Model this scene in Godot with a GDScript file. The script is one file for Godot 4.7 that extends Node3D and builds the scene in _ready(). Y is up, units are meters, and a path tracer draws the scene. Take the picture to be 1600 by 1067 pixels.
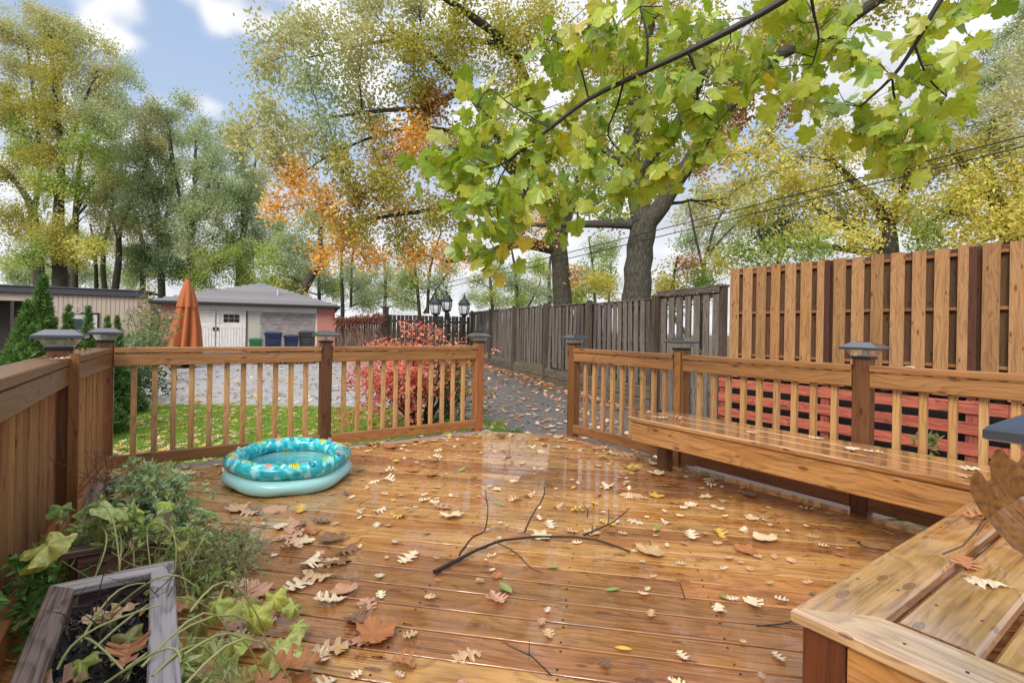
extends Node3D
# A wet wooden deck behind a house in autumn. Metres; y is up; the camera looks along -z from 1.07 m above the deck floor (y = 0).
# Deck frame: p runs along the back railing (to the right), r runs away from the house; both are turned 35 degrees to the view.

const OAK_BLOBS = [-6.18,5.06,-14,0.85,2,-5.29,4.55,-14,0.8,2,-6.44,4.35,-14,0.5,2,-5.07,3.38,-15,0.72,2,-5.83,3.14,-15,0.46,2,-4.52,4.06,-15,0.91,1,-3.59,3.93,-16,0.93,1,-3.87,5.4,-15,1.04,1,-4.69,5.5,-14,0.8,1,-2.29,4.81,-16,1.11,1,-2.95,6.74,-15,1.04,2,-1.99,6.1,-15,0.95,1,0.45,4.45,-16,0.85,2,1.26,5.11,-17,0.86,2,2.16,3.08,-17,0.39,2,-2.27,3.49,-16,0.61,2,-1.15,3.31,-16,0.49,2,-4.02,3.02,-15,0.53,2,-3.08,3.38,-16,0.61,2,-7.73,8.75,-15,0.76,0,-6.43,8.96,-14,0.89,0,-6.66,7.01,-14,0.97,0,-5.7,7.82,-14,0.97,7,-5.37,9.33,-14,1.06,0,-4.3,8.55,-14,1.06,0,-4.57,7.29,-15,1.04,0,-3.24,9.1,-14,1.15,1,-3.16,8.16,-15,1.04,1,-1.95,9.23,-15,1.14,1,-1.59,10.47,-15,1.14,1,-0.47,10.31,-16,1.32,1,-0.13,8.59,-16,1.22,1,0.84,11.04,-16,1.22,1,1.97,9.85,-16,1.32,1,-0.82,7.16,-16,1.11,3,0.71,6.78,-16,1.22,1,2.42,7.62,-16,1.22,1,3.2,9.36,-16,1.22,1,-6.73,5.94,-14,0.71,0,-3.89,6.44,-15,0.76,2,-2.72,9.82,-14,0.97,0,-4.05,9.8,-14,0.89,0,-2.39,7.61,-15,0.85,6,-5.94,6.22,-14,0.8,0,-5.05,6.33,-14,0.8,7,-0.89,5.44,-16,0.91,3,-3.52,5.19,-16,0.81,2,-4.62,4.91,-15,0.76,6,-8.08,6.75,-15,0.57,0]
const OAK_LIMBS = [[1.715,1.455,-17,0.35,1.628,2.745,-17,0.3,1.5,3.926,-17,0.29,1.264,5.106,-17,0.26,0.971,6.33,-16.8,0.22,0.678,7.693,-16.5,0.18,0.011,9.709,-16,0.15,-1.301,10.324,-15,0.12,-2.186,10.605,-14.5,0.07], [1.501,3.862,-17,0.26,0.81,3.957,-17,0.2,0.204,3.977,-16.8,0.17,-0.672,3.659,-16.5,0.11,-2.089,3.218,-16.2,0.06], [1.355,4.785,-17,0.2,0.337,5.836,-16.6,0.17,-1.342,8.238,-15.5,0.13,-2.584,7.643,-15,0.09,-3.807,7.371,-14.6,0.06,-5.496,6.933,-14.2,0.03], [-1.342,8.238,-15.5,0.12,-2.061,8.856,-15.2,0.1,-2.65,9.275,-15,0.07,-3.662,9.629,-14.6,0.04], [0.011,9.709,-16,0.1,-0.748,9.934,-15.6,0.09,-2.27,9.815,-15.2,0.07,-3.708,9.521,-14.8,0.05,-5.927,8.688,-14.3,0.02], [0.337,5.836,-16.6,0.13,-0.912,6.857,-16,0.1,-2.28,7.222,-15.6,0.08,-3.626,7.039,-15.2,0.05,-5.263,6.089,-14.6,0.03,-6.185,5.213,-14.2,0.02], [0.994,5.747,-17,0.16,-0.902,5.134,-16.4,0.1,-2.901,4.797,-16,0.07,-4.675,4.288,-15.2,0.04], [1.5,3.926,-17,0.22,1.866,5.117,-17,0.17,2.445,7.206,-16.8,0.13,2.769,8.936,-16.4,0.09,3.12,10.282,-16.2,0.05]]
const MAPLE_BLOBS = [3.2,6.42,-13,1.15,3,4.17,7.17,-13,1.07,1,5.26,5.96,-13,0.59,2,5.43,7.42,-12,0.84,1,5.78,5.3,-12,0.64,4,6.79,8.12,-12,0.76,1,7.61,8.82,-12,0.76,1,2.5,4.1,-13,0.56,3,1.67,4.5,-13,0.63,3,5.37,4.4,-13,0.36,4,6.03,8.34,-12,0.84,1,4.51,8.08,-12,0.91,1,6.51,6.52,-12,0.39,6,3.66,8.99,-12.5,0.95,1,3.17,8.14,-13,0.99,1,6.24,4.92,-12,0.46,4,5.44,6.65,-12.5,0.71,6,4.52,5.29,-12.5,0.47,2,5.99,5.76,-12,0.39,1,5.79,4.83,-12.5,0.32,4,8.09,8.54,-11,0.63,1,4.32,7.58,-12.5,0.95,3,2.07,5.33,-13,0.82,3,2.98,5.01,-13,0.66,3,3.87,5.69,-13,0.66,1]
const MAPLE_LIMBS = [[3.033,1.384,-12.5,0.37,3.08,2.335,-12.5,0.335,3.143,3.206,-12.5,0.32,3.243,3.841,-12.5,0.31], [3.276,3.762,-12.5,0.26,3.634,4.218,-12.4,0.22,3.951,4.853,-12.3,0.22,4.176,5.136,-12.2,0.2,4.624,5.959,-12,0.17,5.351,6.863,-11.8,0.15,6.003,7.457,-11.5,0.13,6.831,7.733,-11.2,0.13,7.535,8.186,-11,0.12,8.073,8.547,-10.8,0.1], [3.181,3.761,-12.5,0.3,3.101,4.339,-12.6,0.24,3.017,5.086,-12.7,0.21,2.907,6.25,-12.8,0.17,3.128,7.55,-12.8,0.12,3.373,8.89,-12.6,0.08], [3.018,5.006,-12.7,0.16,3.713,5.906,-12.5,0.14,4.372,6.9,-12.4,0.12,4.663,8.202,-12.2,0.08], [3.118,3.759,-12.5,0.16,2.346,3.767,-12.6,0.11,1.249,3.774,-12.8,0.08,0.446,3.785,-13,0.04], [3.017,5.086,-12.7,0.12,2.221,5.824,-13,0.09,1.578,6.387,-13.2,0.06]]
const YELLOW_BLOBS_A = [6.68,4.49,-14,0.67,4,7.73,5.18,-14,0.89,4,8.78,5.86,-14,0.92,4,10.01,6.23,-14,0.97,4,9.33,4.8,-14,0.97,1,8.1,4.16,-14,0.8,4,11,5.63,-14,0.92,1,10.58,4.38,-14,0.97,4,6.55,3.23,-13,0.59,3,7.7,3.25,-13,0.63,3,8.84,3.5,-13,0.69,4,7.8,6.19,-14.5,0.48,0,8.9,6.76,-14.5,0.55,0,5.94,3.25,-13.5,0.51,3,10.17,7.24,-14.5,0.55,0]
const YELLOW_LIMBS_A = [[10.62,1.903,-14,0.3,10.418,3.317,-14,0.24,10.219,4.554,-14,0.18,9.318,5.425,-14,0.1,8.596,6.121,-14,0.05], [10.416,3.406,-14,0.2,9.384,3.968,-13.8,0.12,8.327,4.474,-13.8,0.07], [10.314,4.202,-14,0.15,10.912,5.453,-14,0.1,10.542,6.333,-14,0.05], [10.453,3.318,-14,0.14,8.395,3.481,-13.6,0.08,6.575,3.416,-13.4,0.04]]
const YELLOW_BLOBS_B = [11.11,5.95,-13,0.99,1,12.24,6.74,-13,1.02,0,13.13,7.74,-13,0.91,0,11.64,4.94,-12.5,0.95,4,12.66,5.32,-12.5,0.98,4,11.13,4.47,-13,0.91,4,11.98,3.88,-12.5,0.87,4,13,4.09,-12.5,0.95,4,10.65,3.63,-13,0.69,3,14.06,6.69,-13,1.02,0,14.17,5.06,-12.5,1.03,4,11.19,3.46,-12.5,0.63,4,13.69,8.82,-13,0.82,0,11.94,5.81,-12.5,0.63,0,11.86,7.03,-13.5,0.62,0]
const YELLOW_LIMBS_B = [[13.317,1.904,-13,0.3,12.964,3.214,-13,0.24,12.448,4.522,-13,0.18,12.099,5.668,-13,0.12,12.405,6.99,-13,0.06], [12.706,3.868,-13,0.16,11.464,4.34,-13,0.1,10.647,3.997,-13,0.05], [12.448,4.522,-13,0.14,11.44,5.656,-13,0.09,10.935,6.306,-13,0.04], [12.794,3.54,-13,0.18,13.385,4.813,-12.8,0.12,13.894,6.522,-13,0.07,13.533,8.326,-13,0.03]]
const BRANCH_LIMBS = [[1.215,2.551,-2,0.017,1.079,2.429,-2.05,0.015,0.795,2.305,-2.15,0.014,0.55,2.223,-2.25,0.012,0.338,2.151,-2.35,0.01,0.167,2.043,-2.42,0.009,-0.015,1.923,-2.5,0.006,-0.11,1.88,-2.52,0.004,-0.224,1.862,-2.55,0.003], [1.797,2.561,-2,0.012,1.69,2.42,-2.02,0.011,1.638,2.274,-2.08,0.009,1.578,2.162,-2.12,0.007,1.5,2.072,-2.2,0.004], [0.731,2.276,-2.16,0.007,0.788,2.188,-2.2,0.005,0.818,2.09,-2.26,0.004,0.915,2.022,-2.3,0.003], [0.485,2.206,-2.28,0.006,0.472,2.124,-2.35,0.005,0.443,2.011,-2.42,0.004,0.571,1.923,-2.5,0.003,0.635,1.845,-2.5,0.002], [-0.015,1.923,-2.5,0.005,-0.093,1.783,-2.55,0.004,-0.075,1.617,-2.6,0.003,-0.067,1.502,-2.6,0.002], [0.167,2.043,-2.42,0.005,-0.019,2.182,-2.5,0.004,-0.134,2.283,-2.55,0.003,-0.201,2.223,-2.6,0.002], [0.041,1.971,-2.5,0.004,0.115,1.852,-2.55,0.003,0.218,1.786,-2.6,0.002], [0.575,2.233,-2.24,0.006,0.568,2.351,-2.2,0.005,0.532,2.49,-2.2,0.004], [1.164,2.488,-2.02,0.007,1.231,2.412,-2.1,0.006,1.284,2.335,-2.15,0.004,1.288,2.253,-2.2,0.003], [1.578,2.162,-2.12,0.005,1.608,2.064,-2.14,0.004,1.672,1.961,-2.15,0.003], [1.638,2.274,-2.08,0.005,1.709,2.154,-2.1,0.004,1.807,2.085,-2.12,0.003], [0.338,2.151,-2.35,0.005,0.275,2.344,-2.35,0.004,0.158,2.46,-2.4,0.003], [-0.11,1.88,-2.52,0.003,-0.279,1.992,-2.6,0.003,-0.419,2.007,-2.65,0.002]]
const LEAF_SPOTS = [-0.432,1.936,-2.496,-0.354,1.96,-2.429,-0.32,1.884,-2.544,-0.243,1.763,-2.432,-0.211,1.873,-2.39,-0.195,2.174,-2.525,-0.162,2.405,-2.734,-0.104,2.175,-2.677,-0.055,2.301,-2.654,-0.219,2.034,-2.455,-0.147,2.017,-2.574,-0.017,2.049,-2.444,-0.134,1.731,-2.421,-0.208,1.65,-2.406,-0.102,1.597,-2.433,-0.012,1.746,-2.717,-0.197,1.551,-2.705,-0.109,1.464,-2.682,-0.042,1.547,-2.669,0.064,1.758,-2.396,0.14,1.862,-2.431,0.04,1.615,-2.583,0.202,1.753,-2.601,0.273,1.699,-2.642,0.338,1.834,-2.642,0.221,1.887,-2.322,0.174,2.176,-2.55,0.093,2.34,-2.591,0.199,2.393,-2.503,0.126,2.445,-2.376,0.256,2.57,-2.479,0.327,2.348,-2.302,0.331,2.38,-2.665,0.428,2.194,-2.62,0.347,1.998,-2.497,0.437,1.879,-2.375,0.598,1.846,-2.612,0.64,1.864,-2.458,0.533,1.795,-2.611,0.636,2.065,-2.579,0.687,2.082,-2.42,0.721,1.913,-2.373,0.787,2.032,-2.443,0.823,1.881,-2.362,0.444,2.472,-2.311,0.571,2.468,-2.351,0.745,2.649,-2.543,0.478,2.295,-2.254,0.708,2.192,-2.21,0.861,2.187,-2.441,0.907,1.984,-2.277,0.903,2.226,-2.392,0.96,2.357,-2.352,1.017,2.407,-2.282,0.986,2.679,-2.584,0.775,2.592,-2.263,1.082,2.536,-2.301,0.968,2.206,-2.229,1.225,2.404,-2.375,1.085,2.241,-2.239,1.239,2.473,-2.243,1.401,2.448,-2.394,1.273,2.207,-2.221,1.398,2.136,-2.307,1.554,2.26,-2.44,1.393,2.302,-2.089,1.418,2.21,-2.065,1.368,2.449,-2.156,1.691,2.07,-2.347,1.582,2.091,-2.297,1.601,1.943,-2.11,1.597,1.894,-2.157,1.638,1.889,-2.071,1.8,2,-2.174,1.612,2.005,-2.009,1.917,2.184,-2.266,1.845,2.296,-2.378,1.955,2.377,-2.385,1.938,2.45,-2.279,2.068,2.592,-2.363,1.704,2.165,-1.973,1.689,2.401,-2.113,0.44,2.851,-2.66,0.646,2.792,-2.543,1.237,2.618,-2.269,1.814,1.945,-2.409,0.048,2.055,-2.578,0.245,2.261,-2.629,0.631,2.165,-2.335,0.738,2.394,-2.269,0.561,2.169,-2.414,0.356,2.503,-2.317,0.976,2.1,-2.309,0.304,2.15,-2.682,0.123,1.974,-2.443]
const TALL_A_LIMBS = [[-22.442,2.09,-24,0.266,-22.6,4.214,-24,0.222,-22.88,6.336,-24,0.178,-23.57,7.54,-24,0.118,-24.436,8.436,-24,0.067], [-22.814,6.034,-24,0.133,-22.558,8.773,-24,0.096,-22.981,12.108,-24,0.059,-23.328,14.532,-24,0.03]]
const TALL_A_BLOBS = [-23.98,8.14,-24,1.37,1,-23.24,9.67,-24,1.52,3,-24.18,10.87,-24,1.37,1,-22.67,11.51,-24,1.37,1,-23.45,13.01,-24,1.37,0,-22.42,14.55,-24,1.37,0,-23.94,14.83,-24,1.37,0,-22.35,5.24,-23,0.99,1,-23.24,6.09,-23,0.99,1]
const TALL_B_LIMBS = [[-20.633,2.063,-23,0.311,-20.669,4.101,-23,0.266,-20.763,6.137,-23,0.207,-20.658,8.468,-23,0.148,-21,11.374,-23,0.096,-21.347,14.571,-23,0.044], [-20.669,4.101,-23,0.148,-20.17,5.565,-23,0.089,-19.458,6.451,-23,0.044], [-20.682,8.177,-23,0.118,-19.961,10.228,-23,0.074,-19.128,12.572,-23,0.037]]
const TALL_B_BLOBS = [-21.21,14.86,-23,1.31,0,-20.02,13.72,-23,1.31,0,-20.73,12.54,-23,1.46,1,-19.12,12.28,-23,1.22,0,-19.68,10.82,-23,1.4,0,-20.97,9.92,-23,1.31,1,-19.36,9.07,-23,1.34,3,-20.21,7.6,-23,1.31,3,-21.36,7,-23,1.16,3,-19.56,4.67,-22,1,1,-18.58,4.41,-22,0.89,4,-20.39,4.38,-22,0.89,3,-19.27,3.98,-22,0.72,1,-18.65,10.25,-23,1.05,7,-21.68,8.6,-23,1.16,1,-21.36,3.94,-22,0.67,3]
const TALL_C_LIMBS = [[-23.436,2.249,-27,0.192,-23.455,5.325,-27,0.163,-23.366,8.062,-27,0.133,-23.135,10.458,-27,0.096,-22.407,11.838,-27,0.052], [-23.417,7.035,-27,0.104,-22.359,9.105,-27,0.059,-21.871,10.48,-27,0.037]]
const TALL_C_BLOBS = [-21.75,13.22,-27,1.37,7,-21.04,11.86,-27,1.3,7,-22.03,9.79,-27,1.23,0,-21.16,8.78,-27,1.09,0,-20.5,10.16,-27,1.16,7,-20.92,14.6,-27,1.03,7,-22.32,7.05,-27,0.89,0]
const TALL_D_LIMBS = [[-22.532,2.324,-28,0.148,-22.752,4.802,-28,0.118,-22.364,6.935,-28,0.089,-21.782,10.136,-28,0.052], [-23.063,2.315,-28,0.111,-23.178,4.794,-28,0.089,-23.492,6.561,-28,0.044]]
const TALL_D_BLOBS = [-21.56,7.3,-28,1.21,7,-22.28,8.35,-28,1.06,0,-22.59,5.87,-28,0.85,0,-21.04,8.38,-28,1.06,7,-23.17,8.34,-28,0.92,0]
const TALL_E_LIMBS = [[-20.527,2.241,-26,0.178,-20.302,4.385,-26,0.148,-20.262,5.867,-26,0.111,-19.375,7.857,-26,0.074,-18.853,10.006,-26,0.044], [-20.283,5.208,-26,0.089,-20.838,6.844,-26,0.059]]
const TALL_E_BLOBS = [-19.07,9.18,-26,1.32,7,-19.37,7.53,-26,1.32,7,-18.6,10.83,-26,1.18,0,-19.68,6.21,-26,0.99,0,-18.53,6.56,-26,1.18,7,-19.28,11.81,-26,0.92,0]
const TALL_F_LIMBS = [[-21.97,2.072,-30,0.163,-22.023,5.109,-30,0.133,-22.119,6.247,-30,0.104,-22.925,8.892,-30,0.059]]
const TALL_F_BLOBS = [-22.3,5.48,-30,1.29,7,-21.52,4.36,-30,1.29,7,-22.66,4.34,-30,1.06,7,-23.06,5.47,-30,0.91,0]
const TALL_G_LIMBS = [[-18.748,1.99,-27,0.192,-18.864,4.722,-27,0.163,-19.077,7.111,-27,0.126,-19.631,9.494,-27,0.089,-19.838,11.542,-27,0.044], [-18.951,5.746,-27,0.104,-18.309,8.15,-27,0.067,-18.574,11.564,-27,0.037]]
const TALL_G_BLOBS = [-18.65,12.25,-27,0.89,7,-18.36,11.05,-27,1.16,7,-18.78,9.51,-27,1.3,7,-18.23,7.81,-27,1.44,7,-19.27,8.48,-27,1.3,7,-18.54,5.75,-27,1.37,7,-19.03,4.38,-27,1.23,5,-18,4.05,-27,1.23,7,-17.64,12.95,-27,0.62,7]
const TALL_H_LIMBS = [[-16.573,1.981,-26,0.207,-16.619,4.614,-26,0.178,-16.555,6.59,-26,0.148,-16.452,8.238,-26,0.111,-16.454,10.213,-26,0.059], [-16.552,6.425,-26,0.133,-15.761,8.25,-26,0.096,-15.521,9.571,-26,0.044], [-16.603,5.602,-26,0.104,-17.23,7.566,-26,0.074,-17.892,11.504,-26,0.03]]
const TALL_H_BLOBS = [-16.46,10.54,-26,0.99,7,-15.63,9.9,-26,1.12,7,-16.6,9.06,-26,1.18,7,-15.11,8.59,-26,1.25,7,-16.07,7.26,-26,1.38,7,-17.05,6.58,-26,1.18,7,-15.24,6.61,-26,1.32,7,-16.2,4.95,-26,1.45,7,-14.87,4.64,-26,1.38,3,-17,3.95,-26,1.18,5,-15.67,3.31,-26,1.12,3,-16.15,11.53,-26,0.53,7]
const TALL_I_LIMBS = [[-15.19,2.098,-28,0.222,-15.133,4.935,-28,0.185,-14.852,7.067,-28,0.148,-14.587,8.135,-28,0.104,-14.347,10.62,-28,0.044], [-14.981,6.355,-28,0.118,-15.077,7.772,-28,0.074]]
const TALL_I_BLOBS = [-15.04,9.9,-28,1.35,7,-15.95,11.3,-28,0.99,7,-14.32,8.85,-28,1.42,7,-15.19,8.12,-28,1.28,7,-14.28,6.72,-28,1.49,7,-15.32,5.29,-28,1.42,3,-13.89,4.96,-28,1.42,7,-14.75,3.52,-28,1.35,3,-13.21,6.39,-28,1.28,7,-16.08,8.11,-28,1.06,0,-15.07,11.49,-28,0.78,7]
const TALL_J_LIMBS = [[-9.429,1.922,-22,0.222,-9.082,2.763,-22,0.192,-8.676,3.467,-22,0.163,-8.352,4.029,-22,0.118,-8.429,5.281,-22,0.089,-8.041,6.959,-22,0.037], [-8.352,4.029,-22,0.089,-7.863,4.734,-22,0.052], [-9.001,2.904,-22,0.074,-10.066,3.303,-22,0.052,-10.757,3.012,-22,0.037]]
const TALL_J_BLOBS = [-10.36,4.13,-22,0.95,3,-9.54,4.98,-22,0.95,7,-9,5.83,-22,0.84,7,-10.06,3.02,-22,0.78,3,-8.16,5.7,-22,0.72,7,-9.66,3.73,-22,0.72,7]
const TALL_K_LIMBS = [[-8.741,2.118,-26,0.104,-8.853,4.75,-26,0.081,-8.729,7.056,-26,0.037], [-8.313,2.126,-26,0.074,-8.294,4.76,-26,0.052,-7.999,6.74,-26,0.022]]
const TALL_K_BLOBS = [-7.94,3.12,-26,0.86,7,-8.45,4.1,-26,0.66,7,-7.27,2.47,-26,0.79,7,-8.97,6.06,-26,0.79,0,-7.45,3.79,-26,0.59,7,-7.98,5.42,-26,0.72,7]
const TALL_L_LIMBS = [[-4.418,1.798,-24,0.089,-4.602,3.618,-24,0.067,-4.938,5.435,-24,0.037], [-4.024,1.805,-24,0.089,-3.939,3.933,-24,0.059,-3.424,5.765,-24,0.03], [-4.206,1.802,-24,0.067,-3.382,3.335,-24,0.037,-2.492,4.566,-24,0.022]]
const TALL_L_BLOBS = [-4.59,3.01,-24,0.67,3,-5.19,2.39,-24,0.55,7,-3.69,3.33,-24,0.67,7,-4.91,3.92,-24,0.61,7,-3.09,3.95,-24,0.61,7,-5.36,3.3,-24,0.49,7,-4.32,4.69,-24,0.55,3,-3.37,2.73,-24,0.55,3]
const TALL_M_LIMBS = [[-1.002,1.925,-26,0.089,-1.202,3.896,-26,0.067,-1.73,5.862,-26,0.03], [0.314,1.948,-26,0.104,0.109,4.248,-26,0.067,-0.425,6.543,-26,0.03], [0.643,1.954,-26,0.059,1.437,3.613,-26,0.037]]
const TALL_M_BLOBS = [-1.02,2.91,-26,0.72,3,-0.04,3.59,-26,0.79,7,0.95,3.28,-26,0.72,7,-1.85,3.56,-26,0.53,7,-0.71,4.23,-26,0.59,7,1.09,4.59,-26,0.66,3,0.47,2.61,-26,0.66,3]
const TALL_N_LIMBS = [[4.099,1.98,-25,0.089,4.002,3.878,-25,0.067,3.716,5.772,-25,0.03], [4.731,1.992,-25,0.074,4.851,4.209,-25,0.044]]
const TALL_N_BLOBS = [3.13,2.81,-20,0.66,4,3.99,3.83,-22,0.72,3,3.02,3.53,-22,0.61,7,3.9,2.7,-20,0.56,4,4.2,5.15,-25,0.76,7,4.99,5.16,-25,0.63,7,2.63,2.55,-20,0.51,3]
const TALL_O_LIMBS = [[7.451,2.125,-20,0.089,7.551,3.646,-20,0.074,7.904,5.171,-20,0.052,8.515,6.448,-20,0.03,8.755,7.211,-20,0.022], [7.553,3.519,-20,0.059,7.145,5.158,-20,0.044,6.869,6.419,-20,0.022], [7.669,4.154,-20,0.052,8.537,5.182,-20,0.037,9.41,5.957,-20,0.022]]
const TALL_O_BLOBS = [7.71,6.4,-22,0.78,0,8.53,7.25,-22,0.78,7,9.5,7.27,-22,0.72,0,9.66,5.88,-22,0.84,7,7.45,5,-22,0.72,7,8.27,5.85,-22,0.67,0,11.12,8.15,-24,0.67,7,8.85,4.75,-22,0.67,7]
const TALL_P_LIMBS = [[5.685,1.773,-18,0.074,5.71,2.913,-18,0.052,5.877,3.828,-18,0.03]]
const TALL_P_BLOBS = [5.66,2.91,-18,0.64,4,6.23,3.38,-18,0.59,6,5.33,2.45,-18,0.5,4,6.47,2.7,-18,0.64,3,5.9,2.35,-18,0.55,3,6.64,2.83,-17,0.6,3,6.84,3.48,-17,0.52,4]
const TALL_Q_LIMBS = [[8.391,1.956,-16,0.104,8.423,3.577,-16,0.074,8.446,4.59,-16,0.044]]
const TALL_Q_BLOBS = [8.44,4.69,-16,0.53,5,8.76,4.29,-16,0.49,5,8.15,4.18,-16,0.49,5,8.48,5.2,-16,0.36,5,8.09,4.48,-16.5,0.42,0]
const TALL_R_LIMBS = [[25.871,8.649,-26,0.148,25.485,11.934,-26,0.104,24.775,14.884,-26,0.044]]
const TALL_R_BLOBS = [24.77,15.21,-26,1.32,7,25.74,16.22,-26,1.18,7,23.8,14.21,-26,0.86,7,25.29,13.58,-26,1.32,0,26.37,17.55,-26,1.18,7,23.76,16.18,-26,0.59,7]
const TALL_S_LIMBS = [[-12.922,1.554,-34,0.148,-13.053,4.134,-34,0.111,-13.005,6.288,-34,0.059]]
const TALL_S_BLOBS = [-13.84,4.55,-34,1.29,3,-12.54,4.14,-34,1.21,7,-15.11,3.67,-34,1.29,7,-11.45,3.52,-34,1.12,3,-13,5.86,-34,1.12,7,-16.4,3.43,-34,1.21,7,-14.29,6.05,-34,1.03,7]
const TALL_T_LIMBS = [[-9.126,1.662,-36,0.148,-9.082,4.398,-36,0.111,-9.205,6.219,-36,0.059]]
const TALL_T_BLOBS = [-9.62,3.7,-36,1.09,7,-8.25,3.5,-36,1,0,-10.75,3.23,-36,1,7,-8.95,4.86,-36,0.91,7,-7.1,3.07,-36,0.91,7,-11,4.82,-36,0.82,0,-7.81,4.88,-36,0.82,0]
const TALL_U_LIMBS = [[2.418,1.781,-32,0.148,2.295,4.209,-32,0.111,2.347,5.831,-32,0.059]]
const TALL_U_BLOBS = [1.98,3.39,-32,0.97,7,3.2,3.62,-32,0.89,3,0.77,3.17,-32,0.89,7,1.76,4.81,-32,0.81,0,-0.84,2.94,-32,0.81,7,-2.46,2.91,-32,0.81,7,4.22,3.03,-32,0.81,3,-0.05,4.17,-32,0.73,0]
const TALL_V_LIMBS = [[-29.712,1.691,-34,0.163,-29.85,4.701,-34,0.118,-29.802,6.854,-34,0.059]]
const TALL_V_BLOBS = [-30.19,4.7,-34,1.46,7,-28.47,4.3,-34,1.29,7,-31.91,4.23,-34,1.38,7,-33.21,5.07,-34,1.46,3,-26.74,4.33,-34,1.21,7,-29.79,6.42,-34,1.21,7,-25.45,3.92,-34,1.12,7,-33.62,3.77,-34,1.21,7]
const CABLE_UPPER = [7.57,4.08,-7,-10.27,1.86,-27]
const CABLE_LOWER = [7.57,3.93,-7,-10.27,1.69,-27]
const CABLE_THIN = [9.69,7.03,-9,12.73,11.69,-34]


const CP := 0.8191520
const SP := 0.5735764
const TURN := 0.6108652


var used := {}
var rng: RandomNumberGenerator
var M := {}
var T := {}

# ---------------------------------------------------------------- naming and tagging
func numbered(called: String, parent: Node) -> String:
	var key := str(parent.get_instance_id()) + called
	var n: int = used.get(key, 0)
	used[key] = n + 1
	return called if n == 0 else "%s_%03d" % [called, n]

func put(o: Node3D, called: String, parent: Node = self) -> Node3D:
	o.name = numbered(called, parent)
	parent.add_child(o, true)
	return o

func tag(o: Node3D, label := "", category := "", group := "", kind := "") -> Node3D:
	if label: o.set_meta("label", label)
	if category: o.set_meta("category", category)
	if group: o.set_meta("group", group)
	if kind: o.set_meta("kind", kind)
	return o

func thing(called: String, label: String, category: String, where := Vector3.ZERO, turn := 0.0, group := "") -> Node3D:
	var o := Node3D.new()
	put(o, called)
	o.position = where
	o.rotation.y = turn
	tag(o, label, category, group)
	return o

func obj(called: String, mesh: Mesh, mat: Material, parent: Node = self, xf := Transform3D.IDENTITY) -> MeshInstance3D:
	var o := MeshInstance3D.new()
	o.mesh = mesh
	o.material_override = mat
	o.transform = xf
	put(o, called, parent)
	return o

func dup(src: Node3D, called: String, label: String, where: Vector3, turn: float) -> Node3D:
	var o: Node3D = src.duplicate()
	o.name = numbered(called, self)
	add_child(o, true)
	o.position = where
	o.rotation.y = turn
	o.set_meta("label", label)
	return o

# ---------------------------------------------------------------- geometry helpers
func D(p: float, y: float, r: float) -> Vector3:
	return Vector3(CP * p - SP * r, y, -(SP * p + CP * r))

func ground_y(z: float) -> float:            # z is the distance ahead of the camera
	return -0.38 + 0.15 * smoothstep(9.0, 17.0, z)

func begin() -> SurfaceTool:
	var st := SurfaceTool.new()
	st.begin(Mesh.PRIMITIVE_TRIANGLES)
	return st

func vert(st: SurfaceTool, v: Vector3, n: Vector3, uv: Vector2, c: Color) -> void:
	st.set_normal(n)
	st.set_uv(uv)
	st.set_color(c)
	st.add_vertex(v)

func tri(st: SurfaceTool, a: Vector3, b: Vector3, c: Vector3, na: Vector3, nb: Vector3, nc: Vector3, ua: Vector2, ub: Vector2, uc: Vector2, col := Color.WHITE) -> void:
	if (b - a).cross(c - a).dot(na + nb + nc) > 0.0:
		vert(st, a, na, ua, col); vert(st, c, nc, uc, col); vert(st, b, nb, ub, col)
	else:
		vert(st, a, na, ua, col); vert(st, b, nb, ub, col); vert(st, c, nc, uc, col)

func flat3(st: SurfaceTool, a: Vector3, b: Vector3, c: Vector3, col := Color.WHITE, up := Vector3.ZERO) -> void:
	var n := (c - a).cross(b - a).normalized()
	if up != Vector3.ZERO and n.dot(up) < 0.0: n = -n
	tri(st, a, b, c, n, n, n, Vector2(a.x, a.z), Vector2(b.x, b.z), Vector2(c.x, c.z), col)

func quad(st: SurfaceTool, a: Vector3, b: Vector3, c: Vector3, d: Vector3, n: Vector3, ua: Vector2, ub: Vector2, uc: Vector2, ud: Vector2, col := Color.WHITE) -> void:
	tri(st, a, b, c, n, n, n, ua, ub, uc, col)
	tri(st, a, c, d, n, n, n, ua, uc, ud, col)

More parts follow.
